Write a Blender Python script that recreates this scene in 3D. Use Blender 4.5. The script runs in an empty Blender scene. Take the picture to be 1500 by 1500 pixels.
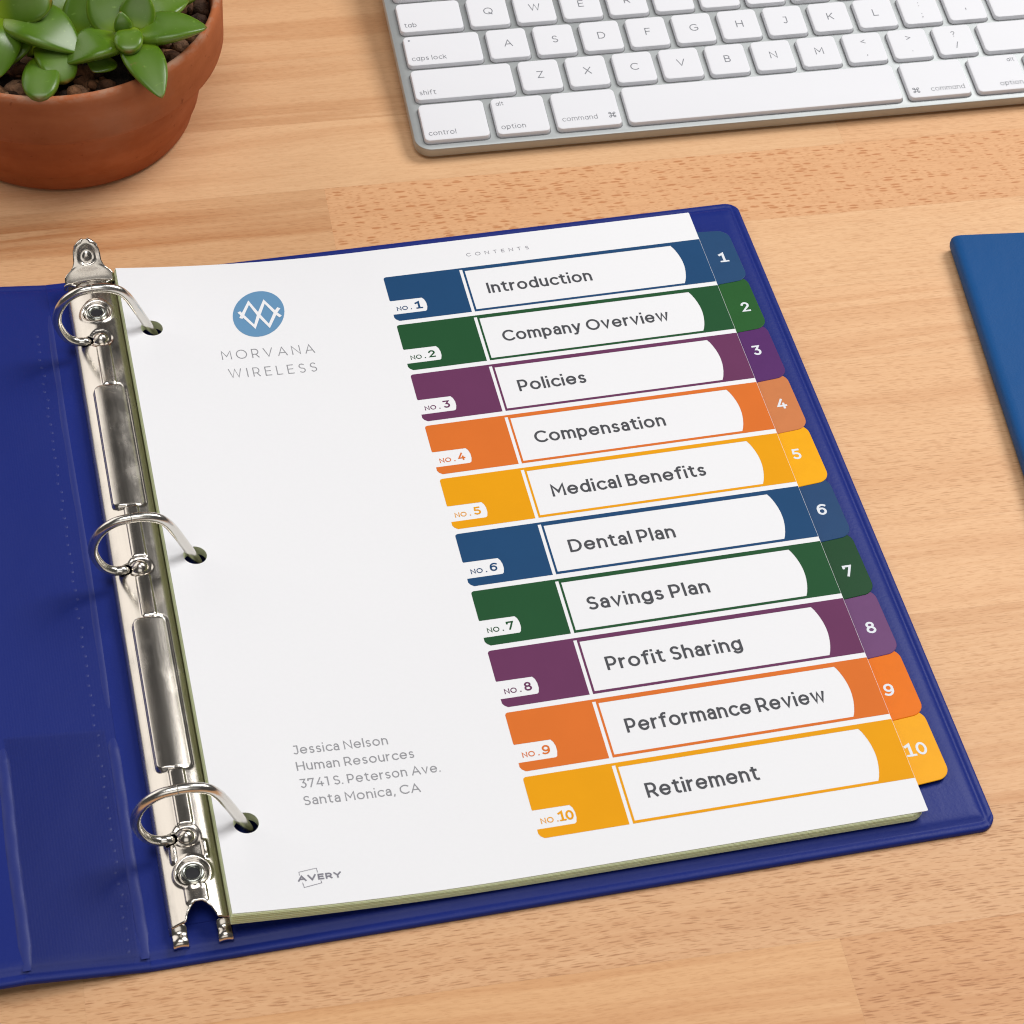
import bpy, bmesh, math, random
from mathutils import Vector, Matrix

S = 0.001                      # the builder works in millimetres
R_ = math.radians
scene = bpy.context.scene
COL = scene.collection
random.seed(7)

# ------------------------------------------------------------------ camera
cam_d = bpy.data.cameras.new('camera')
cam = bpy.data.objects.new('camera', cam_d)
COL.objects.link(cam)
scene.camera = cam
cam.matrix_world = Matrix(((0.97442922, 0.13636679, -0.17858272, -39.27516e-3),
                           (-0.22044848, 0.73398475, -0.64239307, -695.82843e-3),
                           (0.04347592, 0.66533487, 0.74527804, 656.89902e-3),
                           (0, 0, 0, 1)))
cam_d.sensor_width = 36
cam_d.lens = 3.7895 * 1000 / 1500 * 36
cam_d.clip_start = 0.02
cam_d.clip_end = 30
cam_d.dof.use_dof = True
cam_d.dof.focus_distance = 0.90
cam_d.dof.aperture_fstop = 56
scene.cycles.pixel_filter_type = 'BLACKMAN_HARRIS'
scene.cycles.filter_width = 1.1

# ------------------------------------------------------------------ world, lamps, exposure
world = bpy.data.worlds.new('World')
scene.world = world
world.use_nodes = True
wb = world.node_tree.nodes['Background']
wb.inputs[0].default_value = (1.0, 0.98, 0.97, 1)
wb.inputs[1].default_value = 0.06
scene.view_settings.view_transform = 'Standard'
scene.view_settings.look = 'None'
scene.view_settings.exposure = 0.0
scene.view_settings.gamma = 1.0
scene.view_settings.use_curve_mapping = False


def softbox(name, loc, target, w, h, watts, color):
    d = bpy.data.lights.new(name, 'AREA')
    d.shape = 'RECTANGLE'
    d.size, d.size_y = w, h
    d.energy = watts
    d.color = color
    o = bpy.data.objects.new(name, d)
    COL.objects.link(o)
    o.location = loc
    o.rotation_euler = (Vector(target) - Vector(loc)).to_track_quat('-Z', 'Y').to_euler()
    return o


softbox('key_softbox', (1.15, 0.42, 1.35), (0.12, -0.12, 0), 0.8, 0.8, 22.5, (1, 0.99, 0.98))
softbox('fill_softbox', (0.0, -0.45, 1.8), (0.1, -0.1, 0), 1.0, 0.8, 12, (1, 0.99, 0.985))
softbox('side_softbox', (-1.0, 1.05, 0.8), (-0.01, -0.14, 0), 1.6, 1.2, 8.5, (1, 0.96, 0.92))
softbox('front_softbox', (-0.2, -1.45, 0.95), (0.05, -0.1, 0), 1.2, 0.8, 3.6, (1, 0.97, 0.93))

# ------------------------------------------------------------------ materials


def srgb(r, g, b):
    def f(c):
        c /= 255
        return c / 12.92 if c <= 0.04045 else ((c + 0.055) / 1.055) ** 2.4
    return (f(r), f(g), f(b), 1)


class NT:
    """small helper round a node tree"""

    def __init__(self, name):
        self.m = bpy.data.materials.new(name)
        self.m.use_nodes = True
        self.t = self.m.node_tree
        self.b = self.t.nodes['Principled BSDF']
        self.out = self.t.nodes['Material Output']

    def n(self, kind, **kw):
        o = self.t.nodes.new(kind)
        for k, v in kw.items():
            if k.startswith('i_'):
                key = k[2:]
                key = int(key) if key.isdigit() else key.replace('_', ' ')
                self.set(o.inputs[key], v)
            else:
                setattr(o, k, v)
        return o

    def set(self, sock, v):
        if isinstance(v, bpy.types.NodeSocket):
            self.t.links.new(v, sock)
        else:
            sock.default_value = v

    def math(self, op, a, b=0.0, c=0.0, clamp=False):
        o = self.n('ShaderNodeMath', operation=op, use_clamp=clamp)
        self.set(o.inputs[0], a)
        self.set(o.inputs[1], b)
        self.set(o.inputs[2], c)
        return o.outputs[0]

    def mix(self, fac, a, b, mode='MIX'):
        o = self.n('ShaderNodeMix', data_type='RGBA', blend_type=mode)
        self.set(o.inputs[0], fac)
        self.set(o.inputs[6], a)
        self.set(o.inputs[7], b)
        return o.outputs[2]

    def coord(self, scale=(1, 1, 1), loc=(0, 0, 0), rot=(0, 0, 0), src='Object'):
        tc = self.n('ShaderNodeTexCoord')
        mp = self.n('ShaderNodeMapping')
        self.t.links.new(tc.outputs[src], mp.inputs[0])
        mp.inputs['Scale'].default_value = scale
        mp.inputs['Location'].default_value = loc
        mp.inputs['Rotation'].default_value = rot
        return mp.outputs[0]

    def noise(self, vec, scale=1.0, detail=3.0, rough=0.55):
        o = self.n('ShaderNodeTexNoise')
        self.t.links.new(vec, o.inputs['Vector'])
        o.inputs['Scale'].default_value = scale
        o.inputs['Detail'].default_value = detail
        o.inputs['Roughness'].default_value = rough
        return o.outputs[0]

    def ramp(self, fac, *stops):
        o = self.n('ShaderNodeValToRGB')
        self.set(o.inputs[0], fac)
        e = o.color_ramp.elements
        while len(e) < len(stops):
            e.new(0.5)
        for k, (p, c) in enumerate(stops):
            e[k].position = p
            e[k].color = c if len(c) == 4 else (*c, 1)
        return o.outputs[0]

    def bump(self, height, strength=0.3, dist=0.0002):
        o = self.n('ShaderNodeBump')
        self.set(o.inputs['Height'], height)
        o.inputs['Strength'].default_value = strength
        o.inputs['Distance'].default_value = dist
        self.t.links.new(o.outputs[0], self.b.inputs['Normal'])
        return o

    def p(self, **kw):
        for k, v in kw.items():
            self.set(self.b.inputs[k.replace('_', ' ')], v)
        return self


def simple(name, col, rough=0.5, spec=0.5, metal=0.0, vary=0.06, scale=60):
    """one colour with a faint procedural mottling"""
    t = NT(name)
    nz = t.noise(t.coord((scale, scale, scale)), 1, 3)
    lo = tuple(c * (1 - vary) for c in col[:3]) + (1,)
    hi = tuple(min(1, c * (1 + vary)) for c in col[:3]) + (1,)
    t.p(Base_Color=t.mix(nz, lo, hi), Roughness=rough, Metallic=metal)
    t.b.inputs['Specular IOR Level'].default_value = spec
    return t.m


def vinyl(name, col, rough=0.42, grain=(900, 900, 900), strength=0.25, ribs=False, spec=0.22):
    t = NT(name)
    big = t.noise(t.coord((14, 9, 14)), 1, 4)
    c = t.mix(big, tuple(x * 0.86 for x in col[:3]) + (1,), tuple(x * 1.14 for x in col[:3]) + (1,))
    t.p(Base_Color=c)
    t.b.inputs['Specular IOR Level'].default_value = spec
    g = t.noise(t.coord(grain), 1, 4, 0.6)
    if ribs:
        w = t.n('ShaderNodeTexWave', wave_type='BANDS', bands_direction='X')
        t.t.links.new(t.coord((1, 0.05, 1)), w.inputs['Vector'])
        w.inputs['Scale'].default_value = 340
        w.inputs['Distortion'].default_value = 3.0
        w.inputs['Detail'].default_value = 2
        g = t.math('ADD', t.math('MULTIPLY', w.outputs[1], 0.16), t.math('MULTIPLY', g, 0.9))
    pk = t.noise(t.coord((110, 70, 110)), 1, 3, 0.5)
    t.bump(t.math('ADD', g, t.math('MULTIPLY', pk, 3.0)), strength, 0.0003)
    rr = t.math('ADD', t.math('MULTIPLY', t.noise(t.coord((40, 25, 40)), 1, 3), 0.16), rough - 0.08)
    t.p(Roughness=rr)
    return t.m


def wood_material():
    t = NT('beech_wood')
    at = t.n('ShaderNodeAttribute', attribute_name='tint')
    ft = t.n('ShaderNodeAttribute', attribute_name='figure')      # fleck, dash, streak
    of = t.n('ShaderNodeAttribute', attribute_name='offset')
    sep = t.n('ShaderNodeSeparateColor')
    t.t.links.new(ft.outputs['Color'], sep.inputs[0])
    fleck, dash, streak = sep.outputs[0], sep.outputs[1], sep.outputs[2]
    tc = t.n('ShaderNodeTexCoord')
    add = t.n('ShaderNodeVectorMath', operation='ADD')
    t.t.links.new(tc.outputs['Object'], add.inputs[0])
    t.t.links.new(of.outputs['Vector'], add.inputs[1])
    # slow waver so the grain is never ruler straight
    wn = t.n('ShaderNodeTexNoise')
    mpw = t.n('ShaderNodeMapping')
    mpw.inputs['Scale'].default_value = (9, 22, 1)
    t.t.links.new(add.outputs[0], mpw.inputs[0])
    t.t.links.new(mpw.outputs[0], wn.inputs['Vector'])
    wn.inputs['Scale'].default_value = 1
    wn.inputs['Detail'].default_value = 2
    sub = t.n('ShaderNodeVectorMath', operation='SUBTRACT')
    t.t.links.new(wn.outputs[1], sub.inputs[0])
    sub.inputs[1].default_value = (0.5, 0.5, 0.5)
    scl = t.n('ShaderNodeVectorMath', operation='MULTIPLY')
    t.t.links.new(sub.outputs[0], scl.inputs[0])
    scl.inputs[1].default_value = (0.0, 0.008, 0)
    pos = t.n('ShaderNodeVectorMath', operation='ADD')
    t.t.links.new(add.outputs[0], pos.inputs[0])
    t.t.links.new(scl.outputs[0], pos.inputs[1])
    P = pos.outputs[0]

    def mapped(sc, rot=0.0):
        m = t.n('ShaderNodeMapping')
        t.t.links.new(P, m.inputs[0])
        m.inputs['Scale'].default_value = sc
        m.inputs['Rotation'].default_value = (0, 0, rot)
        return m.outputs[0]

    def lens(sc, radius, keep, rot=0.0, rnd_=1.0, soft=0.35):
        """lens shaped ray flecks: stretched cells, only some of them filled"""
        v = t.n('ShaderNodeTexVoronoi', feature='F1', voronoi_dimensions='2D')
        t.t.links.new(mapped(sc, rot), v.inputs['Vector'])
        v.inputs['Scale'].default_value = 1
        v.inputs['Randomness'].default_value = rnd_
        s2 = t.n('ShaderNodeSeparateColor')
        t.t.links.new(v.outputs['Color'], s2.inputs[0])
        r = t.math('MULTIPLY', t.math('MULTIPLY_ADD', s2.outputs[1], .7, .3), radius)
        d = t.math('SUBTRACT', r, v.outputs['Distance'])
        d = t.math('DIVIDE', d, radius * soft, clamp=True)
        k = t.math('LESS_THAN', s2.outputs[0], keep)
        return t.math('MULTIPLY', d, k)

    broad = t.noise(mapped((5, 45, 1)), 1, 4, 0.55)
    fine = t.noise(mapped((45, 900, 1)), 1, 5, 0.65)
    growth = t.noise(mapped((2.2, 75, 1)), 1, 3, 0.5)
    pores = t.noise(mapped((260, 2600, 1)), 1, 3, 0.6)
    f1 = lens((170, 700, 1), 0.44, 0.55, R_(-5), 0.85)
    f1b = lens((360, 1300, 1), 0.40, 0.5, R_(-2))
    d1 = lens((112, 1150, 1), 0.38, 0.74, R_(-6), 0.85)
    d2 = lens((210, 2100, 1), 0.40, 0.75, R_(-5), 0.9)
    base = at.outputs['Color']
    c = t.mix(t.math('MULTIPLY', t.math('SUBTRACT', broad, 0.5), 0.9), base, (0.80, 0.72, 0.66, 1), 'MULTIPLY')
    c = t.mix(t.ramp(fine, (0.35, (0, 0, 0, 1)), (0.72, (0.55, 0.55, 0.55, 1))), c, (0.83, 0.74, 0.66, 1), 'MULTIPLY')
    g2 = t.math('MULTIPLY', t.ramp(growth, (0.48, (0, 0, 0, 1)), (0.62, (1, 1, 1, 1)), (0.66, (0, 0, 0, 1))), streak)
    c = t.mix(g2, c, (0.76, 0.60, 0.48, 1), 'MULTIPLY')
    c = t.mix(t.math('MULTIPLY', t.ramp(pores, (0.55, (0, 0, 0, 1)), (0.75, (1, 1, 1, 1))), 0.35), c,
              (0.72, 0.58, 0.48, 1), 'MULTIPLY')
    mf = t.math('MAXIMUM', f1, t.math('MULTIPLY', f1b, 0.6))
    md = d1
    c = t.mix(t.math('MULTIPLY', mf, t.math('MULTIPLY', fleck, .85), clamp=True), c, (0.72, 0.52, 0.38, 1), 'MULTIPLY')
    c = t.mix(t.math('MULTIPLY', d2, t.math('MULTIPLY_ADD', dash, 0.5, 0.22)), c, (0.68, 0.52, 0.41, 1), 'MULTIPLY')
    c = t.mix(t.math('MULTIPLY', md, t.math('MULTIPLY', dash, .75), clamp=True), c, (0.52, 0.37, 0.26, 1), 'MULTIPLY')
    t.p(Base_Color=c, Roughness=t.math('ADD', t.math('MULTIPLY', fine, 0.2), 0.42))
    t.b.inputs['Specular IOR Level'].default_value = 0.32
    hgt = t.math('SUBTRACT', t.math('MULTIPLY', fine, 0.5), t.math('MULTIPLY', md, 0.5))
    t.bump(hgt, 0.18, 0.0002)
    return t.m


def metal_material(name, rough=0.14, col=(0.66, 0.62, 0.56, 1)):
    t = NT(name)
    nz = t.noise(t.coord((900, 60, 900)), 1, 4)
    sm = t.noise(t.coord((70, 70, 70)), 1, 3)
    scr = t.noise(t.coord((3000, 70, 3000), rot=(0, 0, .25)), 1, 2)
    smg = t.ramp(t.noise(t.coord((120, 60, 120)), 1, 5, 0.6), (0.5, (0, 0, 0, 1)), (0.72, (1, 1, 1, 1)))
    t.p(Base_Color=t.mix(sm, tuple(x * .9 for x in col[:3]) + (1,), col), Metallic=1.0,
        Roughness=t.math('ADD', t.math('MULTIPLY', smg, 0.10), t.math('ADD', t.math('MULTIPLY', nz, 0.12), rough - 0.06)))
    t.bump(scr, 0.04, 0.0001)
    return t.m


def clay_material():
    t = NT('terracotta')
    a = t.noise(t.coord((22, 22, 30)), 1, 5, 0.6)
    b = t.noise(t.coord((10, 10, 90)), 1, 4, 0.5)
    c = t.ramp(a, (0.3, srgb(164, 90, 46)), (0.52, srgb(184, 106, 62)), (0.75, srgb(198, 124, 84)))
    c = t.mix(t.math('MULTIPLY', t.ramp(b, (0.35, (0, 0, 0, 1)), (0.7, (1, 1, 1, 1))), 0.7), c, (0.72, 0.60, 0.50, 1), 'MULTIPLY')
    sg = t.noise(t.coord((9, 9, 14), (1, 4, 2)), 1, 5, 0.7)
    c = t.mix(t.math('MULTIPLY', t.ramp(sg, (0.48, (0, 0, 0, 1)), (0.62, (1, 1, 1, 1))), 0.5), c, (0.70, 0.58, 0.46, 1), 'MULTIPLY')
    zz = t.n('ShaderNodeSeparateXYZ')
    t.t.links.new(t.coord((1, 1, 1)), zz.inputs[0])
    crust = t.math('MULTIPLY', t.ramp(t.math('MULTIPLY', zz.outputs[2], 10), (0.535, (0, 0, 0, 1)), (0.556, (1, 1, 1, 1))), t.ramp(t.noise(t.coord((55, 55, 120)), 1, 5, 0.7), (0.46, (0, 0, 0, 1)), (0.6, (1, 1, 1, 1))))
    c = t.mix(t.math('MULTIPLY', crust, 0.6), c, srgb(176, 150, 128))
    lime = t.noise(t.coord((16, 16, 16), (3.1, 1.7, 0.4)), 1, 5, 0.65)
    c = t.mix(t.math('MULTIPLY', t.ramp(lime, (0.58, (0, 0, 0, 1)), (0.78, (1, 1, 1, 1))), 0.22), c, srgb(180, 140, 112))
    pit = t.noise(t.coord((330, 330, 330)), 1, 3)
    c = t.mix(t.ramp(pit, (0.66, (0, 0, 0, 1)), (0.78, (1, 1, 1, 1))), c, (0.6, 0.5, 0.45, 1), 'MULTIPLY')
    t.p(Base_Color=c, Roughness=0.78)
    t.b.inputs['Specular IOR Level'].default_value = 0.3
    t.bump(t.math('ADD', t.noise(t.coord((700, 700, 700)), 1, 3), t.math('MULTIPLY', b, 1.2)), 0.25, 0.0003)
    return t.m


def leaf_material():
    t = NT('succulent_leaf')
    uv = t.n('ShaderNodeAttribute', attribute_name='along')
    al = uv.outputs['Fac']
    ed = t.n('ShaderNodeAttribute', attribute_name='across').outputs['Fac']
    n1 = t.noise(t.coord((40, 40, 40)), 1, 3)
    c = t.mix(n1, srgb(70, 106, 10), srgb(100, 134, 26))
    c = t.mix(t.ramp(al, (0.0, (1, 1, 1, 1)), (0.35, (0, 0, 0, 1))), c, srgb(138, 162, 24))
    bloom = t.noise(t.coord((28, 28, 28), (5, 2, 1)), 1, 4)
    mid = t.math('MULTIPLY', t.ramp(ed, (0.15, (1, 1, 1, 1)), (0.85, (0, 0, 0, 1))), t.ramp(bloom, (0.3, (0.2, 0.2, 0.2, 1)), (0.65, (1, 1, 1, 1))))
    mid = t.math('MULTIPLY', mid, t.ramp(al, (0.2, (0, 0, 0, 1)), (0.5, (1, 1, 1, 1))))
    c = t.mix(t.math('MULTIPLY', mid, 0.55), c, srgb(128, 150, 92))
    c = t.mix(t.ramp(ed, (0.9, (0, 0, 0, 1)), (1.0, (0.6, 0.6, 0.6, 1))), c, srgb(128, 150, 52))
    spec = t.noise(t.coord((420, 420, 420)), 1, 2)
    c = t.mix(t.ramp(spec, (0.66, (0, 0, 0, 1)), (0.76, (0.5, 0.5, 0.5, 1))), c, srgb(150, 180, 90))
    tip = t.ramp(al, (0.955, (0, 0, 0, 1)), (1.0, (1, 1, 1, 1)))
    c = t.mix(t.math('MULTIPLY', tip, 0.6), c, srgb(150, 70, 40))
    oi = t.n('ShaderNodeObjectInfo').outputs['Random']
    c = t.mix(t.math('MULTIPLY', oi, 0.6), c, (0.62, 0.74, 0.6, 1), 'MULTIPLY')
    blem = t.noise(t.coord((210, 210, 210), (2, 7, 3)), 1, 4, 0.7)
    c = t.mix(t.ramp(blem, (0.68, (0, 0, 0, 1)), (0.74, (0.7, 0.7, 0.7, 1))), c, srgb(120, 110, 60))
    t.p(Base_Color=c, Roughness=t.math('MULTIPLY_ADD', bloom, 0.3, 0.16))
    t.b.inputs['Subsurface Weight'].default_value = 0.25
    t.b.inputs['Subsurface Radius'].default_value = (0.002, 0.003, 0.001)
    t.b.inputs['Subsurface Scale'].default_value = 1.0
    t.bump(spec, 0.06, 0.0002)
    return t.m


def rock_material():
    t = NT('gravel')
    at = t.n('ShaderNodeAttribute', attribute_name='tint')
    a = t.noise(t.coord((260, 260, 260)), 1, 4, 0.65)
    c = t.mix(t.ramp(a, (0.3, (0, 0, 0, 1)), (0.7, (1, 1, 1, 1))), (0.35, 0.3, 0.26, 1), (1.45, 1.3, 1.15, 1))
    c = t.mix(1.0, at.outputs['Color'], c, 'MULTIPLY')
    t.p(Base_Color=c, Roughness=0.75)
    t.b.inputs['Specular IOR Level'].default_value = 0.25
    t.bump(t.math('ADD', a, t.math('MULTIPLY', t.noise(t.coord((900, 900, 900)), 1, 3), .5)), 0.9, 0.0012)
    return t.m


def translucent(t, col, amount):
    """let some light through a thin sheet"""
    tr = t.n('ShaderNodeBsdfTranslucent')
    t.set(tr.inputs[0], col)
    mx = t.n('ShaderNodeMixShader')
    mx.inputs[0].default_value = amount
    t.t.links.new(t.b.outputs[0], mx.inputs[1])
    t.t.links.new(tr.outputs[0], mx.inputs[2])
    t.t.links.new(mx.outputs[0], t.out.inputs[0])


def plastic_sheet():
    t = NT('divider_sheet')
    n1 = t.noise(t.coord((30, 30, 30)), 1, 3)
    c = t.mix(n1, srgb(240, 246, 206), srgb(245, 249, 220))
    t.p(Base_Color=c, Roughness=0.35)
    translucent(t, c, 0.45)
    return t.m


def paper_material():
    t = NT('white_paper')
    fib = t.noise(t.coord((700, 900, 700)), 1, 4, 0.7)
    big = t.noise(t.coord((14, 11, 14)), 1, 3)
    c = t.mix(fib, srgb(242, 242, 244), srgb(246, 246, 248))
    c = t.mix(t.math('MULTIPLY', big, 0.5), c, srgb(240, 240, 243))
    t.p(Base_Color=c, Roughness=0.6)
    t.b.inputs['Specular IOR Level'].default_value = 0.2
    t.bump(t.math('ADD', t.math('MULTIPLY', fib, .25), t.math('MULTIPLY', t.noise(t.coord((22, 16, 22)), 1, 2), 3.0)), 0.12, 0.0008)
    translucent(t, c, 0.05)
    return t.m


def tab_plastic(name, col):
    t = NT(name)
    n1 = t.noise(t.coord((180, 180, 180)), 1, 4)
    n2 = t.noise(t.coord((25, 25, 25)), 1, 3)
    k = t.math('ADD', t.math('MULTIPLY', n1, 0.5), t.math('MULTIPLY', n2, 0.5))
    lo = tuple(c * .86 for c in col[:3]) + (1,)
    hi = tuple(min(1, c * 1.14) for c in col[:3]) + (1,)
    t.p(Base_Color=t.mix(k, lo, hi), Roughness=0.42)
    t.b.inputs['Specular IOR Level'].default_value = 0.16
    t.bump(n1, 0.08, 0.0002)
    return t.m


def clear_film():
    t = NT('clear_film')
    tr = t.n('ShaderNodeBsdfTransparent')
    gl = t.n('ShaderNodeBsdfGlossy')
    gl.inputs['Roughness'].default_value = 0.25
    mx = t.n('ShaderNodeMixShader')
    fr = t.n('ShaderNodeFresnel')
    fr.inputs[0].default_value = 1.4
    t.set(mx.inputs[0], t.math('MULTIPLY', fr.outputs[0], 0.6))
    t.t.links.new(tr.outputs[0], mx.inputs[1])
    t.t.links.new(gl.outputs[0], mx.inputs[2])
    t.t.links.new(mx.outputs[0], t.out.inputs[0])
    tr.inputs[0].default_value = (1, 1, 1, 1)
    return t.m


M = {}
M['wood'] = wood_material()
M['blue_vinyl'] = vinyl('blue_vinyl', (0.0085, 0.0215, 0.190, 1), 0.45)
M['ribbed_vinyl'] = vinyl('ribbed_blue_vinyl', (0.0085, 0.0200, 0.170, 1), 0.48, strength=0.18, ribs=True)
M['notebook'] = vinyl('notebook_cloth', (0.0050, 0.074, 0.245, 1), 0.55, grain=(1200, 1200, 1200), strength=0.35)
M['paper'] = paper_material()
M['page_block'] = simple('page_block', srgb(225, 220, 208), 0.8, 0.2, vary=0.05, scale=900)
M['sheet'] = plastic_sheet()
M['metal'] = metal_material('polished_nickel', 0.21, (0.68, 0.63, 0.565, 1))
M['ring_metal'] = metal_material('ring_nickel', 0.2, (0.78, 0.75, 0.69, 1))
M['eyelet'] = metal_material('eyelet_zinc', 0.2, (0.45, 0.47, 0.43, 1))
M['dark'] = simple('dark_hole', (0.006, 0.006, 0.009, 1), 0.6)
M['clay'] = clay_material()
M['leaf'] = leaf_material()
M['rock'] = rock_material()
M['alu'] = simple('brushed_aluminium', (0.46, 0.48, 0.48, 1), 0.62, 0.5, 1.0, 0.05, 300)
M['key'] = simple('white_key_plastic', srgb(232, 232, 236), 0.5, 0.25, vary=0.01)
M['legend'] = simple('grey_legend', srgb(128, 130, 136), 0.6, 0.2, vary=0.02)
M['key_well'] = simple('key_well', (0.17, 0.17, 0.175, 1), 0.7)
M['film'] = clear_film()
M['ink'] = simple('dark_grey_ink', srgb(74, 75, 80), 0.6, 0.25, vary=0.03)
M['grey_ink'] = simple('grey_ink', srgb(150, 150, 154), 0.6, 0.25, vary=0.02)
M['mid_ink'] = simple('mid_grey_ink', srgb(128, 126, 136), 0.6, 0.25, vary=0.02)
M['logo_blue'] = simple('logo_blue', srgb(100, 146, 184), 0.55, 0.3, vary=0.04)
M['tab_white'] = simple('tab_white', srgb(226, 230, 236), 0.5, 0.3, vary=0.02)
ROWCOL = {'blue': (30, 72, 114), 'green': (34, 82, 48), 'purple': (106, 54, 92), 'orange': (220, 114, 44),
          'yellow': (234, 160, 8)}
for k, v in ROWCOL.items():
    M['print_' + k] = simple('print_' + k, srgb(*v), 0.6, 0.12, vary=0.07, scale=45)
TABCOL = [(38, 74, 114), (40, 92, 44), (88, 44, 104), (206, 126, 76), (248, 172, 6), (34, 70, 112), (24, 70, 38),
          (110, 68, 114), (232, 116, 4), (248, 170, 6)]

# ------------------------------------------------------------------ object helpers


def mesh_obj(name, verts, faces, mat, parent=None, smooth=False, scale=S):
    me = bpy.data.meshes.new(name)
    me.from_pydata([(x * scale, y * scale, z * scale) for x, y, z in verts], [], faces)
    me.validate()
    if smooth:
        for p in me.polygons:
            p.use_smooth = True
    o = bpy.data.objects.new(name, me)
    COL.objects.link(o)
    if mat is not None:
        me.materials.append(mat)
    if parent is not None:
        o.parent = parent
    return o


def from_bm(name, bm, mat, parent=None, smooth=False):
    me = bpy.data.meshes.new(name)
    bm.to_mesh(me)
    bm.free()
    if smooth:
        for p in me.polygons:
            p.use_smooth = True
    o = bpy.data.objects.new(name, me)
    COL.objects.link(o)
    me.materials.append(mat)
    if parent is not None:
        o.parent = parent
    return o


def empty(name, loc=(0, 0, 0)):
    o = bpy.data.objects.new(name, None)
    o.empty_display_size = 0.01
    COL.objects.link(o)
    o.location = tuple(c * S for c in loc)
    return o


def tag(o, label=None, cat=None, group=None, kind=None):
    if label:
        o['label'] = label
    if cat:
        o['category'] = cat
    if group:
        o['group'] = group
    if kind:
        o['kind'] = kind
    return o


def sharp_by_angle(o, deg=35):
    bm = bmesh.new()
    bm.from_mesh(o.data)
    for e in bm.edges:
        if len(e.link_faces) == 2:
            e.smooth = e.calc_face_angle(0) < R_(deg)
    for f in bm.faces:
        f.smooth = True
    bm.to_mesh(o.data)
    bm.free()


def rounded_rect(x0, y0, x1, y1, r, seg=8):
    pts = []
    for cx, cy, a0 in ((x1 - r, y1 - r, 0), (x0 + r, y1 - r, 90), (x0 + r, y0 + r, 180), (x1 - r, y0 + r, 270)):
        for k in range(seg + 1):
            a = R_(a0 + 90 * k / seg)
            pts.append((cx + r * math.cos(a), cy + r * math.sin(a)))
    return pts


def loft(loops, cap_top=True, cap_bottom=True):
    """loops: lists of (x,y,z), same length"""
    n = len(loops[0])
    verts = [p for l in loops for p in l]
    faces = []
    for k in range(len(loops) - 1):
        for i in range(n):
            j = (i + 1) % n
            faces.append((k * n + i, k * n + j, (k + 1) * n + j, (k + 1) * n + i))
    if cap_bottom:
        faces.append(tuple(reversed(range(n))))
    if cap_top:
        faces.append(tuple((len(loops) - 1) * n + i for i in range(n)))
    return verts, faces


def rect_loops(x0, y0, x1, y1, r, prof, seg=8):
    """prof: list of (inset, z)"""
    out = []
    for ins, z in prof:
        rr = max(0.25, r - ins)
        out.append([(x, y, z) for x, y in rounded_rect(x0 + ins, y0 + ins, x1 - ins, y1 - ins, rr, seg)])
    return out


def tube(path, r, seg=14, caps=True):
    """round tube along 3d points with parallel transported frames"""
    n = len(path)
    P = [Vector(p) for p in path]
    verts, faces = [], []
    t0 = (P[1] - P[0]).normalized()
    nrm = t0.orthogonal().normalized()
    for i in range(n):
        t = (P[min(i + 1, n - 1)] - P[max(i - 1, 0)]).normalized()
        nrm = (nrm - t * nrm.dot(t)).normalized()
        bi = t.cross(nrm)
        rr = r[i] if isinstance(r, (list, tuple)) else r
        for k in range(seg):
            a = 2 * math.pi * k / seg
            verts.append(tuple(P[i] + (nrm * math.cos(a) + bi * math.sin(a)) * rr))
    for i in range(n - 1):
        for k in range(seg):
            j = (k + 1) % seg
            faces.append((i * seg + k, i * seg + j, (i + 1) * seg + j, (i + 1) * seg + k))
    if caps:
        faces.append(tuple(reversed(range(seg))))
        faces.append(tuple((n - 1) * seg + k for k in range(seg)))
    return verts, faces


def lathe(prof, cx, cy, seg=96):
    verts, faces = [], []
    n = len(prof)
    for k in range(seg):
        a = 2 * math.pi * k / seg
        for r, z in prof:
            verts.append((cx + r * math.cos(a), cy + r * math.sin(a), z))
    for k in range(seg):
        j = (k + 1) % seg
        for i in range(n - 1):
            faces.append((k * n + i, j * n + i, j * n + i + 1, k * n + i + 1))
    return verts, faces


def catmull(pts, sub=6):
    P = [Vector(p) for p in pts]
    out = []
    for i in range(len(P) - 1):
        a, b, c, d = P[max(i - 1, 0)], P[i], P[i + 1], P[min(i + 2, len(P) - 1)]
        for k in range(sub):
            t = k / sub
            out.append(0.5 * ((2 * b) + (c - a) * t + (2 * a - 5 * b + 4 * c - d) * t * t + (3 * b - a - 3 * c + d) * t ** 3))
    out.append(P[-1])
    return out


# ------------------------------------------------------------------ lettering: a monoline geometric stroke alphabet
def arc(cx, cy, rx, ry, a0, a1):
    n = max(4, int(abs(a1 - a0) / 12))
    return [(cx + rx * math.cos(R_(a0 + (a1 - a0) * k / n)), cy + ry * math.sin(R_(a0 + (a1 - a0) * k / n))) for k in
            range(n + 1)]


def ring(cx, cy, rx, ry):
    p = arc(cx, cy, rx, ry, 0, 360)
    p[-1] = p[0]
    return p


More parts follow.
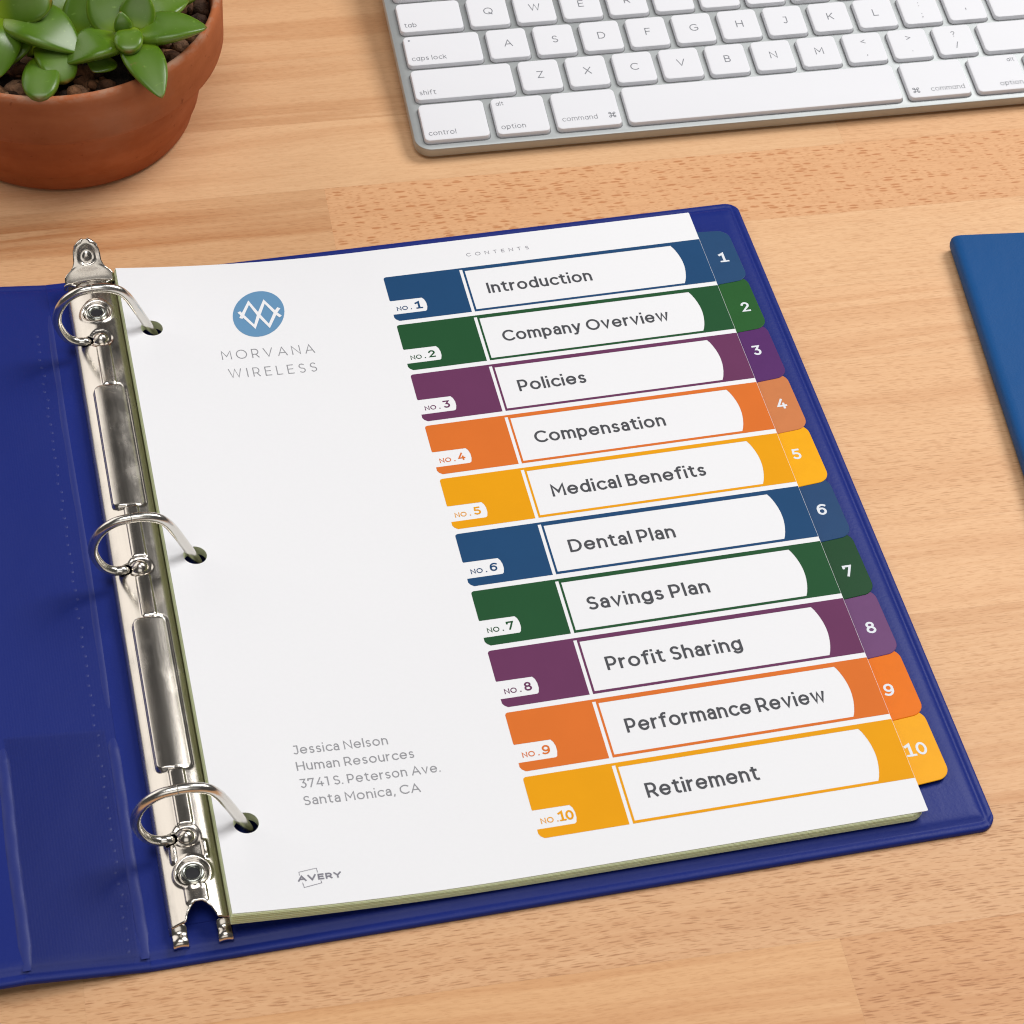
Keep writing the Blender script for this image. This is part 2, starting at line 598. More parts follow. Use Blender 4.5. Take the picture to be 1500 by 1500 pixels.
X = 0.75          # x height
GLY = {
    'A': (.86, [[(0, 0), (.43, 1), (.86, 0)], [(.15, .32), (.71, .32)]]),
    'B': (.62, [[(0, 0), (0, 1), (.33, 1)] + arc(.33, .76, .24, .24, 90, -90) + [(0, .52)],
                [(0, 0), (.36, 0)] + arc(.36, .26, .26, .26, -90, 90)]),
    'C': (.82, [arc(.5, .5, .5, .5, 48, 312)]),
    'D': (.78, [[(0, 0), (0, 1), (.3, 1)] + arc(.3, .5, .48, .5, 90, -90) + [(0, 0)]]),
    'E': (.56, [[(.56, 1), (0, 1), (0, 0), (.56, 0)], [(0, .52), (.5, .52)]]),
    'F': (.54, [[(.54, 1), (0, 1), (0, 0)], [(0, .5), (.48, .5)]]),
    'G': (.88, [arc(.5, .5, .5, .5, 50, 325) + [(.9, .22), (.9, .48), (.58, .48)]]),
    'H': (.74, [[(0, 0), (0, 1)], [(.74, 0), (.74, 1)], [(0, .52), (.74, .52)]]),
    'I': (.0, [[(0, 0), (0, 1)]]),
    'J': (.42, [[(.1, 1), (.42, 1), (.42, .25)] + arc(.2, .24, .22, .24, 0, -140)]),
    'K': (.66, [[(0, 0), (0, 1)], [(.64, 1), (0, .34)], [(.24, .58), (.66, 0)]]),
    'L': (.52, [[(0, 1), (0, 0), (.52, 0)]]),
    'M': (.88, [[(0, 0), (0, 1), (.44, .32), (.88, 1), (.88, 0)]]),
    'N': (.76, [[(0, 0), (0, 1), (.76, 0), (.76, 1)]]),
    'O': (1.0, [ring(.5, .5, .5, .5)]),
    'P': (.6, [[(0, 0), (0, 1), (.32, 1)] + arc(.32, .68, .28, .32, 90, -90) + [(0, .36)]]),
    'Q': (1.0, [ring(.5, .5, .5, .5), [(.56, .28), (.9, -.06)]]),
    'R': (.62, [[(0, 0), (0, 1), (.32, 1)] + arc(.32, .69, .28, .31, 90, -90) + [(0, .38)], [(.34, .38), (.62, 0)]]),
    'S': (.56, [arc(.29, .75, .26, .25, 38, 250) + arc(.29, .25, .28, .25, 80, -140)]),
    'T': (.66, [[(0, 1), (.66, 1)], [(.33, 1), (.33, 0)]]),
    'U': (.7, [[(0, 1), (0, .35)] + arc(.35, .35, .35, .35, 180, 360) + [(.7, 1)]]),
    'V': (.84, [[(0, 1), (.42, 0), (.84, 1)]]),
    'W': (1.24, [[(0, 1), (.31, 0), (.62, 1), (.93, 0), (1.24, 1)]]),
    'X': (.74, [[(0, 0), (.74, 1)], [(0, 1), (.74, 0)]]),
    'Y': (.74, [[(0, 1), (.37, .45), (.74, 1)], [(.37, .45), (.37, 0)]]),
    'Z': (.66, [[(0, 1), (.66, 1), (0, 0), (.66, 0)]]),
    'a': (.46, [arc(.24, .48, .22, X - .48, 155, 0) + [(.46, 0)],
                [(.46, .42), (.21, .42)] + arc(.21, .21, .21, .21, 90, 270) + arc(.24, .22, .22, .22, 270, 360)]),
    '\u0251': (.58, [ring(.29, .36, .29, .36), [(.58, X), (.58, 0)]]),
    'b': (.6, [[(0, 1.04), (0, 0)], ring(.3, .36, .3, .36)]),
    'c': (.52, [arc(.34, .36, .34, .36, 48, 312)]),
    'd': (.6, [[(.6, 1.04), (.6, 0)], ring(.3, .36, .3, .36)]),
    'e': (.66, [[(.0, .37), (.66, .37)] + arc(.33, .36, .33, .36, 0, 318)]),
    'f': (.36, [arc(.36, .8, .22, .25, 75, 180) + [(.14, 0)], [(0, X), (.34, X)]]),
    'g': (.6, [ring(.3, .36, .3, .36), [(.6, X), (.6, .02)] + arc(.3, .02, .3, .28, 0, -145)]),
    'h': (.52, [[(0, 1.04), (0, 0)], [(0, .42)] + arc(.26, .44, .26, .28, 180, 0) + [(.52, 0)]]),
    'i': (.0, [[(0, 0), (0, X - .06)], [(0, 1.04), (0, 1.045)]]),
    'j': (.1, [[(.1, X), (.1, -.1)] + arc(-.06, -.1, .16, .16, 0, -80), [(.1, .97), (.1, .975)]]),
    'k': (.5, [[(0, 0), (0, 1.04)], [(.48, X), (0, .26)], [(.18, .44), (.5, 0)]]),
    'l': (.0, [[(0, 0), (0, 1.04)]]),
    'm': (.92, [[(0, 0), (0, X)], [(0, .42)] + arc(.23, .46, .23, .26, 180, 0) + [(.46, 0)],
                [(.46, .42)] + arc(.69, .46, .23, .26, 180, 0) + [(.92, 0)]]),
    'n': (.52, [[(0, 0), (0, X)], [(0, .42)] + arc(.26, .44, .26, .28, 180, 0) + [(.52, 0)]]),
    'o': (.68, [ring(.34, .36, .34, .36)]),
    'p': (.6, [[(0, X), (0, -.28)], ring(.3, .36, .3, .36)]),
    'r': (.3, [[(0, 0), (0, X)], [(0, .4)] + arc(.3, .4, .3, .32, 180, 92)]),
    's': (.42, [arc(.22, .54, .19, .18, 40, 250) + arc(.21, .18, .21, .18, 80, -140)]),
    't': (.36, [[(.14, .92), (.14, .2)] + arc(.32, .2, .18, .2, 180, 285), [(0, X), (.34, X)]]),
    'u': (.52, [[(0, X), (0, .28)] + arc(.26, .28, .26, .28, 180, 360) + [(.52, .3)], [(.52, X), (.52, 0)]]),
    'v': (.56, [[(0, X), (.28, 0), (.56, X)]]),
    'w': (.9, [[(0, X), (.22, 0), (.45, X), (.68, 0), (.9, X)]]),
    'x': (.5, [[(0, 0), (.5, X)], [(0, X), (.5, 0)]]),
    'y': (.56, [[(0, X), (.28, 0)], [(.56, X), (.28, 0), (.16, -.24), (.02, -.24)]]),
    'z': (.46, [[(0, X), (.46, X), (0, 0), (.46, 0)]]),
    '0': (.66, [ring(.33, .5, .33, .5)]),
    '1': (.22, [[(0, 1), (.22, 1), (.22, 0)]]),
    '2': (.56, [arc(.28, .72, .27, .28, 165, -35) + [(0, 0), (.56, 0)]]),
    '3': (.56, [[(.04, 1), (.54, 1), (.28, .6)] + arc(.28, .3, .28, .3, 90, -140)]),
    '4': (.68, [[(.5, 0), (.5, .5)], [(.42, 1), (0, .26), (.68, .26)]]),
    '5': (.56, [[(.52, 1), (.1, 1), (.06, .6), (.26, .6)] + arc(.26, .3, .3, .3, 90, -140)]),
    '6': (.6, [arc(.42, .5, .42, .5, 55, 190), ring(.3, .31, .3, .31)]),
    '7': (.58, [[(0, .82), (0, 1), (.58, 1), (.18, 0)]]),
    '8': (.6, [ring(.3, .77, .25, .23), ring(.3, .27, .3, .27)]),
    '9': (.6, [arc(.18, .5, .42, .5, 235, 370), ring(.3, .69, .3, .31)]),
    '.': (.0, [[(0, 0), (0, .01)]]),
    ',': (.06, [[(.06, .02), (0, -.16)]]),
    '/': (.4, [[(0, -.08), (.4, 1.05)]]),
    '?': (.46, [arc(.23, .76, .23, .24, 165, -60) + [(.22, .42), (.22, .28)], [(.22, 0), (.22, .01)]]),
    '<': (.6, [[(.6, .8), (0, .48), (.6, .16)]]),
    '>': (.6, [[(0, .8), (.6, .48), (0, .16)]]),
    ':': (.0, [[(0, 0), (0, .01)], [(0, .62), (0, .63)]]),
    ';': (.06, [[(.06, .02), (0, -.16)], [(.06, .62), (.06, .63)]]),
    "'": (.0, [[(0, 1), (0, .7)]]),
    '"': (.2, [[(0, 1), (0, .7)], [(.2, 1), (.2, .7)]]),
    '-': (.4, [[(0, .4), (.4, .4)]]), '_': (.6, [[(0, -.1), (.6, -.1)]]),
    '=': (.5, [[(0, .3), (.5, .3)], [(0, .56), (.5, .56)]]),
    '+': (.5, [[(0, .43), (.5, .43)], [(.25, .18), (.25, .68)]]),
    '!': (.0, [[(0, 1), (0, .34)], [(0, 0), (0, .01)]]),
    '@': (1.0, [ring(.5, .42, .22, .22), arc(.5, .42, .5, .52, 300, -10) + [(.72, .42), (.72, .64)]]),
    '#': (.7, [[(.16, 0), (.28, 1)], [(.44, 0), (.56, 1)], [(.02, .68), (.7, .68)], [(0, .32), (.68, .32)]]),
    '$': (.56, [arc(.29, .72, .26, .22, 38, 250) + arc(.29, .28, .28, .22, 80, -140), [(.29, -.1), (.29, 1.1)]]),
    '%': (.9, [ring(.2, .78, .19, .22), ring(.7, .22, .19, .22), [(.12, 0), (.78, 1)]]),
    '^': (.5, [[(0, .6), (.25, 1), (.5, .6)]]),
    '&': (.72, [[(.72, 0), (.14, .68)] + arc(.3, .8, .18, .2, 210, -30) + [(.14, .42)] + arc(.26, .24, .26, .24, 120, 330) + [(.64, .4)]]),
    '*': (.4, [[(.2, .6), (.2, 1)], [(.03, .7), (.37, .9)], [(.03, .9), (.37, .7)]]),
    '(': (.2, [arc(.5, .45, .5, .65, 130, 230)]), ')': (.2, [arc(-.3, .45, .5, .65, 50, -50)]),
    '[': (.2, [[(.2, 1.05), (0, 1.05), (0, -.15), (.2, -.15)]]), ']': (.2, [[(0, 1.05), (.2, 1.05), (.2, -.15), (0, -.15)]]),
    '{': (.24, [[(.24, 1.05), (.12, 1), (.12, .55), (0, .45), (.12, .35), (.12, -.1), (.24, -.15)]]),
    '}': (.24, [[(0, 1.05), (.12, 1), (.12, .55), (.24, .45), (.12, .35), (.12, -.1), (0, -.15)]]),
    '|': (.0, [[(0, 1.1), (0, -.15)]]), '\\': (.4, [[(0, 1.05), (.4, -.08)]]),
    '~': (.6, [[(0, .38), (.15, .52), (.45, .36), (.6, .5)]]), '`': (.14, [[(0, 1), (.14, .82)]]),
    # the four-looped command mark
    '\u2318': (1.0, [ring(.16, .84, .16, .16), ring(.84, .84, .16, .16), ring(.16, .16, .16, .16), ring(.84, .16, .16, .16),
                     [(.32, .84), (.32, .16)], [(.68, .84), (.68, .16)], [(.16, .68), (.84, .68)], [(.16, .32), (.84, .32)]]),
}


def stroke_poly(pts, w, closed):
    """offset both sides of a polyline; returns left and right rows"""
    q = [pts[0]]
    for p in pts[1:]:
        if math.hypot(p[0] - q[-1][0], p[1] - q[-1][1]) > 1e-5:
            q.append(p)
    if closed and len(q) > 2 and math.hypot(q[0][0] - q[-1][0], q[0][1] - q[-1][1]) < 1e-5:
        q.pop()
    n = len(q)
    if n < 2:
        return [], []
    dirs = []
    m = n if closed else n - 1
    for i in range(m):
        a, b = q[i], q[(i + 1) % n]
        l = math.hypot(b[0] - a[0], b[1] - a[1])
        dirs.append(((b[0] - a[0]) / l, (b[1] - a[1]) / l))
    if not closed:      # square ends
        q[0] = (q[0][0] - dirs[0][0] * w / 2, q[0][1] - dirs[0][1] * w / 2)
        q[-1] = (q[-1][0] + dirs[-1][0] * w / 2, q[-1][1] + dirs[-1][1] * w / 2)
    L, Rr = [], []
    for i in range(n):
        if closed:
            d0, d1 = dirs[i - 1], dirs[i]
        else:
            d0, d1 = dirs[max(i - 1, 0)], dirs[min(i, m - 1)]
        nx, ny = -(d0[1] + d1[1]), d0[0] + d1[0]
        l = math.hypot(nx, ny)
        if l < 1e-6:
            nx, ny, l = -d0[1], d0[0], 1
        nx, ny = nx / l, ny / l
        c = nx * -d0[1] + ny * d0[0]
        k = min(1 / max(c, 0.3), 1.9) * w / 2
        L.append((q[i][0] + nx * k, q[i][1] + ny * k))
        Rr.append((q[i][0] - nx * k, q[i][1] - ny * k))
    return L, Rr


class Ink:
    """collects flat strokes and fills in a (u, v up) plane; each piece a hair above the last"""

    def __init__(self):
        self.v, self.f, self.layer = [], [], 0

    def fill(self, poly):
        b = len(self.v)
        self.v += [(x, y, self.layer) for x, y in poly]
        self.f.append(tuple(range(b, b + len(poly))))

    def stroke(self, pts, w, closed=False):
        L, Rr = stroke_poly(pts, w, closed)
        n = len(L)
        b = len(self.v)
        # the stroke climbs a little along its length, so it never lies in one plane with itself
        self.v += [(x, y, self.layer + .8 * i / n) for q in (L, Rr) for i, (x, y) in enumerate(q)]
        for i in range(n if closed else n - 1):
            j = (i + 1) % n
            self.f.append((b + i, b + n + i, b + n + j, b + j))
        self.layer = (self.layer + 1) % 3

    def text(self, s, x, y, cap, weight=0.13, width=None, track=0.0, anchor='l', hscale=1.0):
        w = weight
        sp = 0.20 + track
        pen = 0.0
        items = []
        for ch in s:
            if ch == ' ':
                pen += 0.34 + track
                continue
            adv, strokes = GLY[ch]
            items.append((pen, strokes))
            pen += adv + w + sp
        total = pen - sp
        sx = cap * hscale if width is None else width / total
        off = {'l': 0, 'c': -total * sx / 2, 'r': -total * sx}[anchor]
        for px, strokes in items:
            for st in strokes:
                closed = len(st) > 6 and st[0] == st[-1]
                pts = [(x + off + (px + w / 2 + a) * sx, y + (w / 2 + b * (1 - w)) * cap) for a, b in st]
                self.stroke(pts, w * (cap * .6 + sx * .4), closed)
        return total * sx

    def build(self, name, mat, parent, place, base=0.06, step=0.012):
        """place(u, v, lift) gives the point in mm"""
        return mesh_obj(name, [place(x, y, base + step * l) for x, y, l in self.v], self.f, mat, parent)


# ------------------------------------------------------------------ desk: beech staves glued edge to edge
def build_desk():
    ang = R_(-2.42)
    ca, sa = math.cos(ang), math.sin(ang)
    rnd = random.Random(3)
    # local frame: x along the staves, y across; local y of stave edge k
    def loc(x, y):
        return (x * ca + y * sa, -x * sa + y * ca)
    edge0 = loc(240, 38.3)[1]
    pitch = 39.4
    base = Vector(srgb(225, 180, 137)[:3])
    # joints (world x) and looks of the staves one can see:  tint factor rgb, fleck, dash, streak
    known = {
        -4: [(-230, (1, .99, .97), .0, .2, .4), (430, (1.0, .98, .95), .0, .15, .4)],
        -3: [(-170, (1, .99, .97), .0, .2, .4), (520, (.98, .96, .93), .0, .12, .5)],
        -2: [(-260, (1, .99, .97), .0, .2, .4), (420, (.98, .97, .95), .0, .10, .45)],
        -1: [(-190, (.98, .97, .96), .05, .1, .3), (288, (1.06, 1.08, 1.08), .0, .05, .35), (700, (1.06, 1.04, 1.02), .03, .25, .4)],
        0: [(-230, (1, 1, 1), .1, .2, .2), (82, (.96, .92, .87), .0, .22, 1.0), (640, (1.03, .96, .90), 1.0, .1, .1)],
        1: [(-60, (.98, .97, .96), .05, .2, .6), (520, (1.11, 1.14, 1.15), .12, .24, .15)],
        2: [(-20, (1, 1, 1), .1, .2, .4), (480, (1.11, 1.12, 1.12), .0, .30, .35)],
        3: [(-90, (1, 1, 1), .1, .2, .4), (430, (1.10, 1.10, 1.09), .0, .34, .35)],
        4: [(30, (1, 1, 1), .1, .2, .4), (560, (1.10, 1.10, 1.09), .0, .45, .3)],
        5: [(60, (1, 1, 1), .1, .2, .4), (470, (1.12, 1.13, 1.13), .04, .26, .25)],
        6: [(20, (1, 1, 1), .1, .2, .4), (600, (1.07, 1.07, 1.06), .08, .36, .45)],
        7: [(-20, (.98, .97, .96), .05, .3, .4), (500, (1.05, 1.03, 1.0), .0, .25, .9)],
        8: [(-33, (.97, .94, .90), .0, .50, .3), (640, (1.01, .99, .97), .0, .72, .3)],
        9: [(-120, (.97, .93, .88), .0, .35, .4), (190, (1.03, .98, .88), .0, .16, .55), (620, (.95, .86, .77), .0, .78, .25)],
    }
    verts, faces, tint, fig, off = [], [], [], [], []
    for k in range(-24, 22):
        y1 = edge0 - k * pitch
        y0 = y1 - pitch
        segs = []
        if k in known:
            segs = list(known[k])
        x_end = segs[-1][0] if segs else -1500 + rnd.uniform(0, 400)
        x_start = segs[0][0] - rnd.uniform(280, 420) if segs else x_end
        while x_end < 1500:
            x_end += rnd.uniform(260, 620)
            f = rnd.uniform(.93, 1.08)
            segs.append((x_end, (f, f * rnd.uniform(.96, 1.01), f * rnd.uniform(.93, 1.02)), rnd.choice((.1, .2, .9)), rnd.uniform(.2, .8),
                         rnd.uniform(.2, .7)))
        xs = [x_start]
        pre = []
        while xs[0] > -1500:
            nx = xs[0] - rnd.uniform(260, 620)
            f = rnd.uniform(.93, 1.08)
            pre.insert(0, (xs[0], (f, f * .98, f * .97), rnd.choice((.1, .2, .9)), rnd.uniform(.2, .8), rnd.uniform(.2, .7)))
            xs.insert(0, nx)
        x = xs[0]
        for xe, tf, a, b, c in pre + segs:
            i = len(verts)
            # a hairline open joint between neighbouring staves
            for px, py in ((x + .012, y0 + .012), (xe - .012, y0 + .012), (xe - .012, y1 - .012), (x + .012, y1 - .012)):
                verts.append((px, py, 0))
            faces.append((i, i + 1, i + 2, i + 3))
            tint.append(tuple(base[j] * tf[j] for j in range(3)) + (1,))
            fig.append((a, b, c, 1))
            off.append((rnd.uniform(-3, 3), rnd.uniform(-3, 3), 0))
            x = xe
    n = len(faces)
    xs = [v[0] for v in verts]
    ys = [v[1] for v in verts]
    # sides and underside, so the top is a slab
    i = len(verts)
    x0, x1, yy0, yy1 = min(xs), max(xs), min(ys), max(ys)
    for zz in (-.25, -30):
        i = len(verts)
        verts += [(x0, yy0, zz), (x1, yy0, zz), (x1, yy1, zz), (x0, yy1, zz)]
        faces.append((i, i + 1, i + 2, i + 3) if zz > -1 else (i + 3, i + 2, i + 1, i))
        tint.append(tuple(c * .8 for c in base) + (1,)); fig.append((.2, .3, .4, 1)); off.append((0, 0, 0))
    o = mesh_obj('desk', verts, faces, M['wood'])
    me = o.data
    ta = me.attributes.new('tint', 'FLOAT_COLOR', 'FACE')
    fa = me.attributes.new('figure', 'FLOAT_COLOR', 'FACE')
    oa = me.attributes.new('offset', 'FLOAT_VECTOR', 'FACE')
    for j in range(len(faces)):
        ta.data[j].color = tint[j]
        fa.data[j].color = fig[j]
        oa.data[j].vector = off[j]
    o.rotation_euler = (0, 0, ang)
    tag(o, 'light beech desk top of glued staves under the binder and keyboard', 'desk', kind='structure')


build_desk()

# ------------------------------------------------------------------ ring binder
binder = empty('ring_binder', (100, -140, 0))
tag(binder, 'open royal blue three ring binder lying flat on the wooden desk', 'binder')
BO = Vector((100, -140, 0))


def in_binder(verts):
    return [(x - 100, y + 140, z) for x, y, z in verts]


def bpart(name, vf, mat, smooth=True, ang=40, parent=binder, shift=True):
    v, f = vf
    if shift:
        v = in_binder(v)
    o = mesh_obj(name, v, f, mat, parent)
    if smooth:
        sharp_by_angle(o, ang)
    return o


EDGE_PROF = [(0.0, -2.6), (0.0, -1.75), (0.25, -1.25), (0.8, -1.0), (1.9, -.95), (2.5, -1.2), (3.1, -1.15), (4.2, -.45), (5.5, -.1), (8.0, 0.0)]


def corner_y(u, u_end, y_out, sgn, r):
    """edge line with a rounded outer corner near u_end"""
    d = r - abs(u_end - u)
    return y_out - sgn * (r - math.sqrt(max(0, r * r - d * d))) if d > 0 else y_out


def panel(name, us, ztop, mat, round_end=None, lip_end=False):
    """a vinyl panel swept across u: lipped, welded edges at head and foot, open towards its neighbours"""
    vs, fs = [], []
    for u in us:
        col = []
        end = 0.0
        if lip_end:
            dd = abs(round_end - u)
            for k in range(len(EDGE_PROF) - 1):
                (a0, z0), (a1, z1) = EDGE_PROF[k], EDGE_PROF[k + 1]
                if a0 <= dd <= a1 and a1 > a0:
                    end = z0 + (z1 - z0) * (dd - a0) / (a1 - a0)
                    break
            if dd < 1e-6:
                end = -2.0
        yt = 8.3 if round_end is None else corner_y(u, round_end, 8.3, 1, 5.5)
        yb = -286.2 if round_end is None else corner_y(u, round_end, -286.2, -1, 5.5)
        zt = ztop(u)
        for ins, dz in EDGE_PROF:
            col.append((u, yt - ins, zt + min(dz, end)))
        for t in (.2, .4, .6, .8):
            col.append((u, yt - 8 + (yb - yt + 16) * t, zt + end))
        for ins, dz in reversed(EDGE_PROF):
            col.append((u, yb + ins, zt + min(dz, end)))
        vs += col
    m = len(EDGE_PROF) * 2 + 4
    for i in range(len(us) - 1):
        for k in range(m - 1):
            a = i * m + k
            fs.append((a, a + 1, a + m + 1, a + m))
        fs.append((i * m + m - 1, i * m, i * m + m, i * m + 2 * m - 1))     # underside
    fs.append(tuple(range(m - 1, -1, -1)))
    fs.append(tuple((len(us) - 1) * m + k for k in range(m)))
    v = in_binder(vs)
    o = mesh_obj(name, v, fs, mat, binder)
    bm = bmesh.new(); bm.from_mesh(o.data)
    bmesh.ops.recalc_face_normals(bm, faces=bm.faces)
    bm.to_mesh(o.data); bm.free()
    sharp_by_angle(o, 45)
    return o


def spine_z(u):
    return 7.2 + (u + 61.0) / 35.8 * (3.0 - 7.2)


def cover_z(u):
    return 3.05


END = 237.2
panel('back_cover', [-25.2, -22, 0, 60, 120, 180, 225] + [END - d for d in (8, 5.5, 4.9, 4.2, 3.6, 3.1, 2.8, 2.5, 2.2, 1.9, 1.4, .8, .5, .25, .1, 0.02, 0)], cover_z,
      M['blue_vinyl'], END, True)
panel('spine', [-61.0 + .02, -57, -50, -40, -32, -28, -25.22], spine_z, M['ribbed_vinyl'])
panel('front_cover', [-330, -300, -200, -120, -80, -64, -61.0], lambda u: 7.2 - 4.0 * (-61 - u) / 269, M['blue_vinyl'])


# hinge creases: rounded vinyl beads, taller along the clear pocket

def bead(u, v0, v1, w, hgt, mat, name, wob=0.15):
    vs, fs = [], []
    n = 120
    m = 10
    rnd = random.Random(int(u * 10))
    ph = rnd.uniform(0, 6)
    for i in range(n + 1):
        t = i / n
        y = v0 + (v1 - v0) * t
        e = min(1, t * 14, (1 - t) * 10)
        uu = u + math.sin(t * 9 + ph) * wob
        for k in range(m + 1):
            s = -1 + 2 * k / m
            vs.append((uu + s * w / 2 * (.55 + .45 * e), y, spine_z(max(min(uu, -25.2), -61)) - .25 + hgt * e * (1 - s * s) ** .7 * (1 + .12 * math.sin(t * 40 + ph))))
    for i in range(n):
        for k in range(m):
            a = i * (m + 1) + k
            fs.append((a, a + m + 1, a + m + 2, a + 1))
    o = bpart(name, (vs, fs), mat, ang=60)
    return o


M['bead'] = vinyl('crease_vinyl', (0.013, 0.025, 0.180, 1), 0.48, strength=0.1, spec=0.36)
bead(-26.2, -2, -199, 3.0, 0.45, M['bead'], 'hinge_crease', .2)
bead(-26.6, -200, -283, 4.2, 0.75, M['bead'], 'hinge_crease')
bead(-61.0, -2, -199, 3.0, 0.5, M['bead'], 'hinge_crease', .2)
bead(-60.4, -201, -283, 4.4, 0.8, M['bead'], 'hinge_crease')
# weld dimples along the spine seam
vs, fs = [], []
for i in range(66):
    y = -20 - i * 4.0
    cx, cz = -31.0 + .35 * math.sin(i * 1.7) + .2 * math.sin(i * 4.1), 0
    b = len(vs)
    rr = .62
    vs.append((cx, y, spine_z(cx) + .08 + .05 * math.sin(i * 2.3)))
    for rg, zz in ((.5, .12), (1.0, .0)):
        for k in range(8):
            a = k * math.pi / 4
            px = cx + rr * rg * math.cos(a)
            vs.append((px, y + 1.15 * rr * rg * math.sin(a), spine_z(px) + zz - (.03 if rg == 1 else 0)))
    for k in range(8):
        j = (k + 1) % 8
        fs.append((b, b + 1 + k, b + 1 + j))
        fs.append((b + 1 + k, b + 9 + k, b + 9 + j, b + 1 + j))
bpart('weld_seam', (vs, fs), M['bead'], ang=80)
# clear pocket over the lower spine
vs, fs = [], []
nu, nv = 18, 40
for j in range(nv + 1):
    y = -198.5 - (283.5 - 198.5) * j / nv
    for i in range(nu + 1):
        u = -59.0 + (59.0 - 28.2) * i / nu
        s = i / nu
        vs.append((u, y, spine_z(u) + .35 + .35 * math.sin(math.pi * s) * (1 - .6 * j / nv) + .06 * math.sin(s * 9 + j * .3)))
for j in range(nv):
    for i in range(nu):
        a = j * (nu + 1) + i
        fs.append((a, a + nu + 1, a + nu + 2, a + 1))
bpart('clear_pocket', (vs, fs), M['film'], ang=80)

# ---- ring mechanism: one pressed sheet as a height field
HOLES_V = (31.75, 139.7, 247.65)
UC = -9.2


def smooth01(t):
    t = max(0, min(1, t))
    return t * t * (3 - 2 * t)


def rr_mask(x, y, cx, cy, hx, hy, r, soft):
    """1 inside a rounded rectangle, soft wall"""
    dx, dy = abs(x - cx) - (hx - r), abs(y - cy) - (hy - r)
    d = math.hypot(max(dx, 0), max(dy, 0)) + min(max(dx, dy), 0) - r
    return smooth01(-d / soft + .5)


PLATE_Z0, PLATE_H, HALF = 6.4, 4.6, 9.1


def plate_z(u, vv):
    s = (u - UC) / HALF
    # straight flanks either side of a rounded crown
    q = abs(s)
    z = PLATE_Z0 + PLATE_H * (1 - (q ** 1.25 * .55 + q ** 2.6 * .45) * (1 if s < 0 else .55))
    if q < .25:
        z -= .16 * (1 - q / .25) ** 2
    z -= .6 * smooth01((q - .93) / .07)
    for c, h in ((84.2, 28.6), (192.0, 30.4)):
        m = rr_mask(u, vv, UC - .1, c, 5.4, h, 2.0, .7)
        t = min(1, abs(u - UC + .1) / 5.4)
        # the raised plates are flatter than the ridge below them
        z = z * (1 - m) + m * (11.35 - 1.15 * t * t - .12 * (u - UC))
        edge = rr_mask(u, vv, UC - .1, c, 5.9, h + .5, 2.4, .6) - m
        z -= .28 * max(0, edge)
    rib = 0
    for a, b in ((36.5, 54.6), (113.8, 135.0), (144.5, 160.5), (223.4, 243.0)):
        rib = max(rib, rr_mask(u, vv, UC + .3, (a + b) / 2, 2.3, (b - a) / 2 + .8, .8, .8))
    z += .55 * rib
    for cv in (18.2, 260.8):
        d = math.hypot(u - UC, vv - cv)
        z -= 1.1 * smooth01((5.2 - d) / 1.2)
        z += .45 * smooth01(1 - abs(d - 5.4) / 1.0)
    z += .5 * rr_mask(u, vv, UC, 268.6, 3.3, 3.0, .5, .6)
    for du in (-4.9, 4.9):
        z += .7 * rr_mask(u, vv, UC + du, 253.0, .8, 3.2, .7, .7)
    for h in HOLES_V:
        d = math.hypot(u - UC, vv - h)
        z -= .5 * smooth01((4.6 - d) / 1.2)
    return z


def build_plate():
    du, dv = 0.26, 0.55
    u0, u1, v0, v1 = UC - HALF, UC + HALF, 2.0, 277.5
    nu, nv = int((u1 - u0) / du), int((v1 - v0) / dv)
    idx = {}
    vs, fs = [], []

    def keep(u, vv):
        if ((u - UC - .4) / 5.3) ** 2 + ((vv - 282.0) / 10.6) ** 2 < 1:
            return False
        for h in HOLES_V:
            if math.hypot((u - (UC - 4.7)) / 1.05, vv - h + .1) < 2.15:
                return False
        return True

    def vert(i, j):
        if (i, j) not in idx:
            u, vv = u0 + du * i, v0 + dv * j
            idx[(i, j)] = len(vs)
            vs.append((u, -vv, plate_z(u, vv)))
        return idx[(i, j)]
    for j in range(nv):
        for i in range(nu):
            if keep(u0 + du * (i + .5), v0 + dv * (j + .5)):
                fs.append((vert(i, j), vert(i, j + 1), vert(i + 1, j + 1), vert(i + 1, j)))
    # turned-down side walls
    for i, out in ((0, -.25), (nu, .25)):
        for j in range(nv):
            a, b = (i, j), (i, j + 1)
            if a in idx and b in idx:
                n = len(vs)
                u = u0 + du * i
                vs.append((u + out, -(v0 + dv * j), 3.1))
                vs.append((u + out, -(v0 + dv * (j + 1)), 3.1))
                fs.append((idx[a], n, n + 1, idx[b]) if i == 0 else (idx[b], n + 1, n, idx[a]))
    o = bpart('ring_mechanism', (vs, fs), M['metal'], ang=75)
    bm = bmesh.new(); bm.from_mesh(o.data)
    bmesh.ops.remove_doubles(bm, verts=bm.verts, dist=1e-6)
    # round the stair-stepped rims of the punched openings
    rim = [vt for vt in bm.verts if vt.is_boundary and vt.co.z > 5.2 * S]
    for _ in range(3):
        new = {}
        for vt in rim:
            nb = [e.other_vert(vt).co for e in vt.link_edges if e.is_boundary]
            if len(nb) == 2:
                new[vt] = vt.co * .4 + (nb[0] + nb[1]) * .3
        for vt, c in new.items():
            vt.co = c
    bm.to_mesh(o.data); bm.free()
    md = o.modifiers.new('thick', 'SOLIDIFY')
    md.thickness = 0.6 * S
    md.offset = -1
    return o


mech = build_plate()
